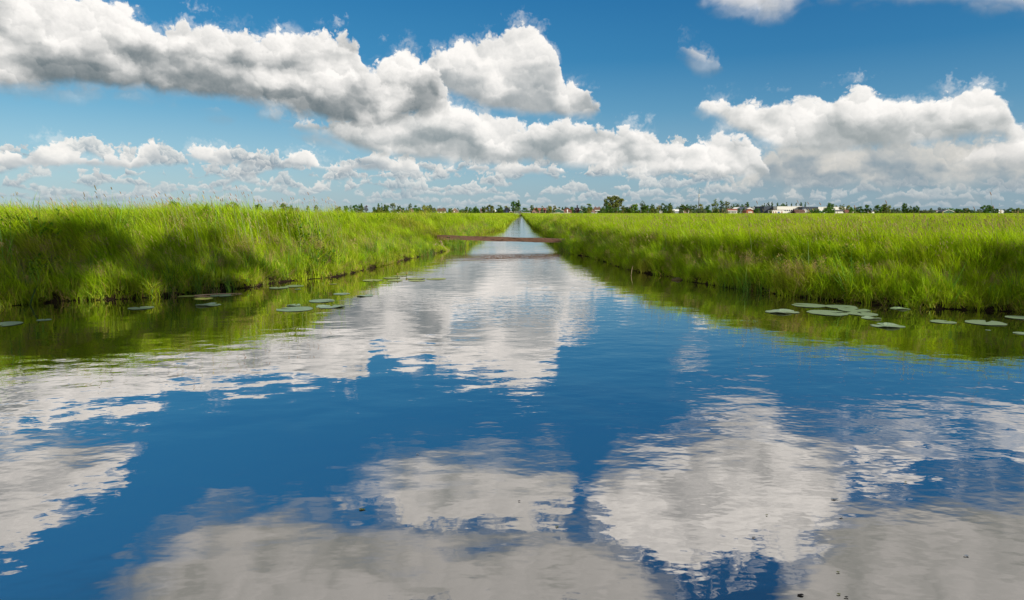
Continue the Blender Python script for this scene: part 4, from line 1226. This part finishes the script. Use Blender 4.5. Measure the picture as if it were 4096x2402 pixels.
# ------------------------------------------------------------------ plank across the ditch
m_wood = new_mat('weathered timber')
pw_ = objco(); sx_, sy_, sz_ = sep(pw_)
gr = noise(comb(sx_ * 0.6, sy_ * 9.0, sz_ * 9.0), 4.0, 8, 0.65)
cr_ = noise(comb(sx_ * 1.2, sy_ * 14.0, sz_ * 14.0), 3.0, 4, 0.6)
wc = mixc(gr, (0.05, 0.028, 0.019), (0.22, 0.125, 0.085))
wc = mixc(sstep(0.56, 0.66, cr_), wc, (0.02, 0.012, 0.009))
out_surface(principled(wc, 0.85, gr + cr_ * 0.8, 0.9, 0.012, 0.15))
D0 = on_plane(2052, 993)[1]
def lift(px, py, D): d = ray(px, py); return (d[0] / d[1] * D, D, EYE + d[2] / d[1] * D)
A = lift(1750, 949.5, D0 + 0.25); Bq = lift(2292, 964.0, D0 - 0.1)
L_ = math.dist(A, Bq)
beam = empty('plank_bridge', ((A[0] + Bq[0]) / 2, (A[1] + Bq[1]) / 2, (A[2] + Bq[2]) / 2))
beam.rotation_euler = (0, -math.atan2(Bq[2] - A[2], Bq[0] - A[0]), math.atan2(Bq[1] - A[1], Bq[0] - A[0]))
bm = bmesh.new()
NS = 60
wr = np.random.default_rng(3)
rows_ = []
for i in range(NS + 1):
    u = -L_ / 2 + L_ * i / NS
    sag = -0.012 * (1 - (2 * i / NS - 1) ** 2)
    a = 0.088 + 0.006 * math.sin(i * .31) + wr.normal(0, .0018); b = 0.13 + 0.004 * math.sin(i * .21 + 1)
    ring = [(-b, -a), (-b * .3, -a - .003), (b, -a), (b + .004, 0), (b, a), (b * .2, a + .004 + wr.normal(0, .002)), (-b + .012 * (wr.random() > .85), a - .006 * wr.random()), (-b - .003, .01)]
    rows_.append([bm.verts.new((u, y, z + sag)) for y, z in ring])
for i in range(NS):
    for k in range(8):
        bm.faces.new((rows_[i][k], rows_[i][(k + 1) % 8], rows_[i + 1][(k + 1) % 8], rows_[i + 1][k]))
bm.faces.new(rows_[0]); bm.faces.new(rows_[-1][::-1])
bmesh.ops.recalc_face_normals(bm, faces=bm.faces)
me = bpy.data.meshes.new('beam'); bm.to_mesh(me); bm.free(); me.materials.append(m_wood)
link(bpy.data.objects.new('beam', me), beam)
for (u, y, top, bot, lean) in ((-1.62, -.05, -.05, -.62, -.14),):
    mb = MB(); mb.tube([(u, y, top), (u + lean, y, bot)], [.014, .012], 7); mb.build('stake', m_wood, beam, True)
tag(beam, 'weathered brown timber plank laid across the narrow ditch', 'plank bridge')

# ------------------------------------------------------------------ broken dry reeds by the left end of the plank
rd = np.random.default_rng(21)


def dry_clump(px, py, n, spreadx, label):
    x, y = on_plane(px, py)
    root = empty('broken_reeds', (x, y, 0))
    for k in range(n):
        mb = MB(); bx = rd.uniform(-spreadx, spreadx); by = rd.uniform(-.12, .15)
        h = rd.uniform(.15, .42); l = rd.normal(-.25, .5); r = rd.uniform(.007, .013)
        m1 = (bx + l * h, by + rd.normal(0, .05), h)
        pts = [(bx, by, -.06), m1]
        if rd.random() < .6: pts.append((m1[0] + rd.normal(0, .16), m1[1] + rd.normal(0, .06), h - rd.uniform(.02, .2)))
        mb.tube(pts, [r, r * .9, r * .7][:len(pts)], 5); mb.build('stalk', BMAT_DRY, root)
    tag(root, label, 'dry reeds')


m_dry = new_mat('dry reed'); pd = objco(); out_surface(principled(mixc(noise(pd, 12.0, 3, .5), (.30, .18, .10), (.66, .50, .36)), .7))
BMAT_DRY = m_dry
dry_clump(1700, 1012, 22, .38, 'tan broken reed stalks at the waterline, larger clump near the plank')
dry_clump(1782, 1004, 9, .16, 'small clump of pale bent reed stalks just left of the plank')


def leaf_blade(name, base, tip, w, label, mat, cat='reed leaf'):
    """one long leaf standing in or lying on the water"""
    mb = MB(); b, t = Vector(base), Vector(tip); n = 8
    side = (t - b).cross(Vector((0, 1, 0.2))).normalized() * w / 2
    pr = None
    for i in range(n + 1):
        u = i / n; p = b.lerp(t, u) + Vector((0, 0, .04 * math.sin(u * math.pi)))
        k = (1 - u) ** .5 * (0.6 + 0.4 * min(1, u * 6))
        cur = (p - side * k, p + Vector((0, w * .12, 0)), p + side * k)
        if pr: mb.quad([pr[0], pr[1], cur[1], cur[0]]); mb.quad([pr[1], pr[2], cur[2], cur[1]])
        pr = cur
    o = mb.build(name, mat); tag(o, label, cat); return o


x, y = on_plane(118, 1221); d_ = ray(152, 1141)
leaf_blade('reed_leaf', (x, y, -.03), (d_[0] / d_[1] * y, y, EYE + d_[2] / d_[1] * y), .035, 'single pale green reed leaf leaning out of the water at far left', M_REED)
x, y = on_plane(2524, 1101); d_ = ray(2533, 1061)
leaf_blade('reed_leaf', (x, y, -.03), (d_[0] / d_[1] * y, y, EYE + d_[2] / d_[1] * y), .008, 'thin brown stick standing in the water off the right bank', m_dry, 'stick')
a_, b_ = on_plane(776, 1186), on_plane(970, 1176)
mb = MB(); mb.tube([(a_[0], a_[1], .012), ((a_[0] + b_[0]) / 2, (a_[1] + b_[1]) / 2, .02), (b_[0], b_[1], .010)], [.009, .008, .003], 6)
o = mb.build('floating_reed', m_dry, None, True); tag(o, 'pinkish dry reed stem floating along the left bank', 'reed stem')
x, y = on_plane(2710, 1121)
bm = bmesh.new(); bmesh.ops.create_icosphere(bm, subdivisions=3, radius=.10)
for v in bm.verts:
    v.co = Vector((v.co.x * 1.2 * (1 + .15 * math.sin(v.co.y * 40)), v.co.y, v.co.z * .45 * (1 + .2 * math.sin(v.co.x * 50 + 1))))
me = bpy.data.meshes.new('mud_clod'); bm.to_mesh(me); bm.free()
m_mud = new_mat('mud'); pm = objco(); out_surface(principled(mixc(noise(pm, 20., 5, .6), (.05, .04, .015), (.20, .15, .05)), .9, noise(pm, 30., 4, .6), .6, .01)); me.materials.append(m_mud)
o = link(bpy.data.objects.new('mud_clod', me)); o.location = (x, y, .01); tag(o, 'brown mossy clod of mud at the foot of the right bank', 'clod')

# ------------------------------------------------------------------ water lily pads
m_pad = new_mat('lily pad')
po = objco(); r_ = rand_obj()
ln = E.m('LENGTH', 0.0) if False else None
ox_, oy_, oz_ = sep(po)
ang = E.m('ARCTAN2', oy_, ox_)
veins = E.m('ABSOLUTE', E.m('SINE', ang * 11.0))
pc = mixc(noise(po, 7.0, 4, .6), (.20, .29, .15), (.32, .42, .24))
pc = mixc(sstep(0.0, 0.16, veins, 0.35, 0.0), pc, (.30, .40, .20))
pc = mixc(sstep(.62, .75, noise(po, 5.0, 5, .65)) * 0.7, pc, (.30, .22, .06))
pb_ = principled(pc, 0.32, veins * 0.3 + noise(po, 9., 3, .5), .15, .02, 1.0)
out_surface(pb_)
m_pad_y = new_mat('lily pad yellowing')
po = objco(); pc = mixc(noise(po, 6.0, 4, .6), (.26, .34, .06), (.46, .46, .09)); pc = mixc(sstep(.55, .72, noise(po, 4.0, 5, .65)), pc, (.34, .20, .05))
out_surface(principled(pc, .4, noise(po, 9., 3, .5), .25, .02, .4))
pd_rng = np.random.default_rng(77)
PADS = [
 (20, 1298, 128, 0, 'blue grey lily pad cut off by the left edge of the picture'), (177, 1281, 54, 0, 'small pale lily pad beneath the leaning reed leaf at left'),
 (564, 1234, 99, 0, 'lone lily pad in the dark water of the shaded left bank'), (832, 1222, 107, 1, 'ragged lily pad below the floating reed stem'),
 (815, 1196, 75, 2, 'olive half sunken lily pad just below the floating reed stem'), (747, 1187, 66, 2, 'olive lily pad left of the floating reed stem'),
 (884, 1184, 84, 0, 'lily pad touching the floating reed stem'), (1115, 1153, 78, 0, 'left pad of the pair close under the left bank'),
 (1178, 1146, 77, 0, 'right pad of the pair close under the left bank'), (1191, 1158, 26, 0, 'tiny dark pad under the pair at the left bank'),
 (1333, 1138, 34, 2, 'tiny olive pad alone off the left bank'), (1367, 1177, 68, 0, 'single grey pad off the left bank right of the pair'),
 (1460, 1185, 74, 1, 'thin curled pad at the edge of the left bank reflection'), (1287, 1205, 107, 0, 'broad dark pad above the two largest left pads'),
 (1175, 1223, 64, 1, 'narrow dark pad above the largest left pad'), (1180, 1238, 148, 0, 'largest lily pad on the left side of the canal'),
 (1323, 1229, 124, 1, 'folded pad touching the right end of the largest left pad'), (1490, 1123, 83, 2, 'yellowing pad, leftmost of the yellow group near the left bank'),
 (1567, 1113, 73, 2, 'yellow green pad in the back row of the yellow group'), (1602, 1105, 50, 2, 'farthest pad of the yellow group, under the right bud'),
 (1579, 1125, 65, 2, 'yellow pad in the front of the yellow group, under the left bud'), (1665, 1116, 76, 2, 'green yellow pad right of the left bud'),
 (1668, 1124, 72, 2, 'yellow blotched pad in front of the right half of the yellow group'), (1745, 1117, 84, 2, 'yellowing pad, rightmost of the yellow group'),
 (3234, 1223, 132, 0, 'large notched pad at the back left of the right side group'), (3365, 1229, 124, 0, 'large pad at the back right of the right side group'),
 (3128, 1250, 143, 1, 'long ragged pad left of the right side group'), (3312, 1253, 160, 0, 'widest pad in the front of the right side group'),
 (3415, 1242, 124, 0, 'pad in the middle right of the right side group'), (3450, 1257, 118, 0, 'rightmost pad at the front of the right side group'),
 (3486, 1275, 84, 1, 'curled torn pad just in front of the right side group'), (3600, 1237, 82, 1, 'torn small pad close under the right bank'),
 (3551, 1306, 140, 1, 'ragged half sunken pad nearest to open water on the right'), (3772, 1289, 96, 0, 'narrow pad between the right group and the heart shaped pad'),
 (3943, 1293, 148, 0, 'big heart shaped pad with a deep notch near the right edge'), (3952, 1322, 20, 0, 'tiny leaf scrap below the heart shaped pad'),
 (4085, 1273, 112, 0, 'pad cut by the right edge of the picture'), (4094, 1336, 76, 0, 'lowest pad at the right edge of the picture')]
for (px, py, w, typ, lab) in PADS:
    x, y = on_plane(px, py); depth = y * math.cos(PITCH) + EYE * math.sin(PITCH)
    rad = w / 2 / FPX * depth * 0.95
    notch = pd_rng.uniform(0, 6.28); n = 44; mb = MB(); ring = []; mid = []
    g1, g2 = pd_rng.uniform(0, 6), pd_rng.uniform(0, 6)
    for i in range(n + 1):
        a = notch + .16 + (2 * math.pi - .32) * i / n
        k = 1 + .03 * math.sin(3 * a + g1) + .02 * math.sin(9 * a + g2)
        if typ == 1: k *= 1 - .16 * max(0, math.sin(5 * a + g1)) ** 3 - .06 * pd_rng.random()
        rr = rad * k; ex = math.cos(a) * rr; ey = math.sin(a) * rr * (1.0 if typ != 1 else .82)
        curl = (.001 + (.02 * max(0, math.sin(2 * a + g2)) if typ == 1 else .003 * max(0, math.sin(3 * a + g2)))) * min(1, rad / .2)
        ring.append((ex, ey, curl)); mid.append((ex * .6, ey * .6, .001))
    c0 = (math.cos(notch) * rad * .12, math.sin(notch) * rad * .12, 0)
    for i in range(n):
        mb.quad([mid[i], ring[i], ring[i + 1], mid[i + 1]]); mb.quad([c0, mid[i], mid[i + 1]])
    nv = len(mb.v)
    o = mb.build('lily_pad', m_pad_y if typ == 2 else m_pad, None, True); o.location = (x, y, .003 + .003 * (pd_rng.random()))
    tag(o, lab, 'lily pad', 'lily pads floating on the canal')
m_bud = new_mat('lily bud'); out_surface(principled((.20, .17, .04), .5))
for (px, py, h, lab) in ((1589, 1112, 20, 'brown water lily bud standing among the yellow pads, left one'), (1626, 1106, 17, 'brown water lily bud standing among the yellow pads, right one')):
    x, y = on_plane(px, py); hh = h / FPX * y; root = empty('lily_bud', (x, y, 0))
    mb = MB(); mb.tube([(0, 0, -.02), (.004, 0, hh * .5)], [.007, .006], 6); mb.build('stem', M_REED, root)
    mb = MB(); mb.tube([(.004, 0, hh * .45), (.005, 0, hh * .6), (.006, 0, hh * .85), (.006, 0, hh)], [.010, .026, .024, .006], 10); mb.build('bud', m_bud, root, True)
    tag(root, lab, 'lily bud')

# ------------------------------------------------------------------ scraps floating on the near water
m_white = new_mat('pale petal'); out_surface(principled((.70, .70, .64), .5)); m_scrap = new_mat('leaf scrap'); out_surface(principled((.30, .30, .06), .6)); m_dark = new_mat('dark scrap'); out_surface(principled((.05, .04, .03), .7))
SCR = [(3337, 1998, 28, m_white, 'white feather scrap floating on the dark gap in the near clouds'), (3364, 2072, 18, m_white, 'small white scrap below the white feather scrap'), (3865, 2226, 20, m_white, 'pale scrap floating near the lower right'),
       (3352, 2292, 14, m_scrap, 'yellowish petal above the dark speck at the bottom'), (3202, 2383, 26, m_dark, 'dark seed floating at the bottom edge right of centre'), (3355, 2380, 15, m_scrap, 'olive scrap beside the dark seed at the bottom'),
       (3385, 2392, 16, m_dark, 'dark crumb right of the olive scrap at the bottom'), (3015, 2153, 14, m_dark, 'dark speck left of the near white cloud reflection'), (3622, 1931, 13, m_scrap, 'green scrap on the grey reflection at right'),
       (3067, 2063, 10, m_scrap, 'yellow petal left of the small white scrap'), (1448, 2040, 26, m_scrap, 'yellow green leaf scrap left of centre in the near water'), (2228, 2109, 15, m_scrap, 'pale green scrap below the central reflection'),
       (2077, 2007, 11, m_dark, 'dark green speck in the central cloud reflection'), (1670, 1819, 12, m_white, 'white speck on the blue water left of centre')]
for (px, py, w, mat, lab) in SCR:
    x, y = on_plane(px, py); dp_ = math.hypot(y, EYE); rr = w / 2 / FPX * dp_
    mb = MB(); n = 10; g1 = pd_rng.uniform(0, 6)
    pts = [(math.cos(2 * math.pi * i / n) * rr * (1 + .2 * math.sin(3 * i + g1)), math.sin(2 * math.pi * i / n) * rr * .55 * (1 + .2 * math.sin(2 * i)), .001 + .003 * abs(math.sin(i + g1))) for i in range(n)]
    for i in range(n): mb.quad([(0, 0, .005), pts[i], pts[(i + 1) % n]])
    o = mb.build('floating_scrap', mat, None, True); o.location = (x, y, .001); tag(o, lab, 'floating scrap')

# ------------------------------------------------------------------ tall foxtail stalks against the sky
m_fox = new_mat('foxtail head'); pf = objco(); out_surface(principled(mixc(noise(pf, 60., 3, .6), (.16, .09, .06), (.44, .27, .18)), .8))
m_foxstem = new_mat('foxtail stem'); out_surface(principled((.26, .30, .14), .7))
fr_ = np.random.default_rng(9)
FOX = [(482, 772), (548, 787), (571, 786), (617, 791), (625, 783), (636, 773), (687, 794), (680, 797), (667, 802), (67, 812), (205, 798), (296, 804), (518, 809), (539, 810),
       (732, 771), (685, 794), (714, 797), (765, 803), (814, 771), (843, 791), (857, 772), (867, 791), (922, 779), (946, 750), (921, 797), (944, 784), (975, 773), (980, 787), (994, 782), (1007, 773),
       (1033, 805), (1046, 806), (947, 802), (969, 776), (1110, 807), (1165, 796), (1174, 795), (1218, 798), (1233, 776), (1256, 791), (1257, 803), (1303, 808), (1211, 812), (1315, 815), (760, 783), (1130, 800), (1290, 800), (1340, 812),
       (3191, 808), (3281, 817), (3545, 810), (3233, 814), (3963, 776), (3897, 833), (3974, 830), (3028, 811), (2640, 826), (2520, 830), (2980, 828), (3420, 830)]
for (px, py) in FOX:
    d = ray(px, py)
    D = fr_.uniform(12.6, 15.5) if px < 1400 else fr_.uniform(12.5, 15.0)
    if px > 3900: D = 11.6
    hx, hz = d[0] / d[1] * D, EYE + d[2] / d[1] * D
    lean = fr_.uniform(.14, .30)
    while float(signed_dist(np.array([hx + lean * .9]), np.array([D]))[0]) < 0.5 and D < 60:
        D += 0.6; hx, hz = d[0] / d[1] * D, EYE + d[2] / d[1] * D
    bx = hx + lean * .9
    gz = float(ground_h(np.array([bx]), np.array([D]))[0][0])
    H = hz - gz
    root = empty('foxtail_grass', (bx, D, gz))
    hl = fr_.uniform(.055, .085); r = fr_.uniform(.0055, .008)
    tipx = hx - bx
    pts = [(tipx * (u ** 1.7), 0, H * u) for u in (0, .25, .5, .75, .9, 1.0)]
    dv = (Vector(pts[-1]) - Vector(pts[-2])).normalized(); dv = (dv + Vector((-.25, fr_.normal(0, .15), 0))).normalized()
    mb = MB(); mb.tube(pts, [.0028, .0026, .0022, .0018, .0015, .0013], 4); mb.build('stem', m_foxstem, root)
    mb = MB(); p0 = Vector(pts[-1]) - dv * hl * .4
    mb.tube([tuple(p0 + dv * hl * u) for u in (0, .1, .3, .6, .85, 1)], [r * .3, r * .9, r, r, r * .7, r * .1], 6); mb.build('seed_head', m_fox, root, True)
    if px < 1500: tag(root, 'brown foxtail seed head on a thin leaning stalk above the left bank', 'grass stalk', 'foxtail stalks above the left bank')
    elif px > 3950 and py < 800: tag(root, 'tallest foxtail stalk against the clouds at the right edge', 'grass stalk', 'foxtail stalks above the right bank')
    else: tag(root, 'thin foxtail stalk with a brown head rising above the right meadow', 'grass stalk', 'foxtail stalks above the right bank')
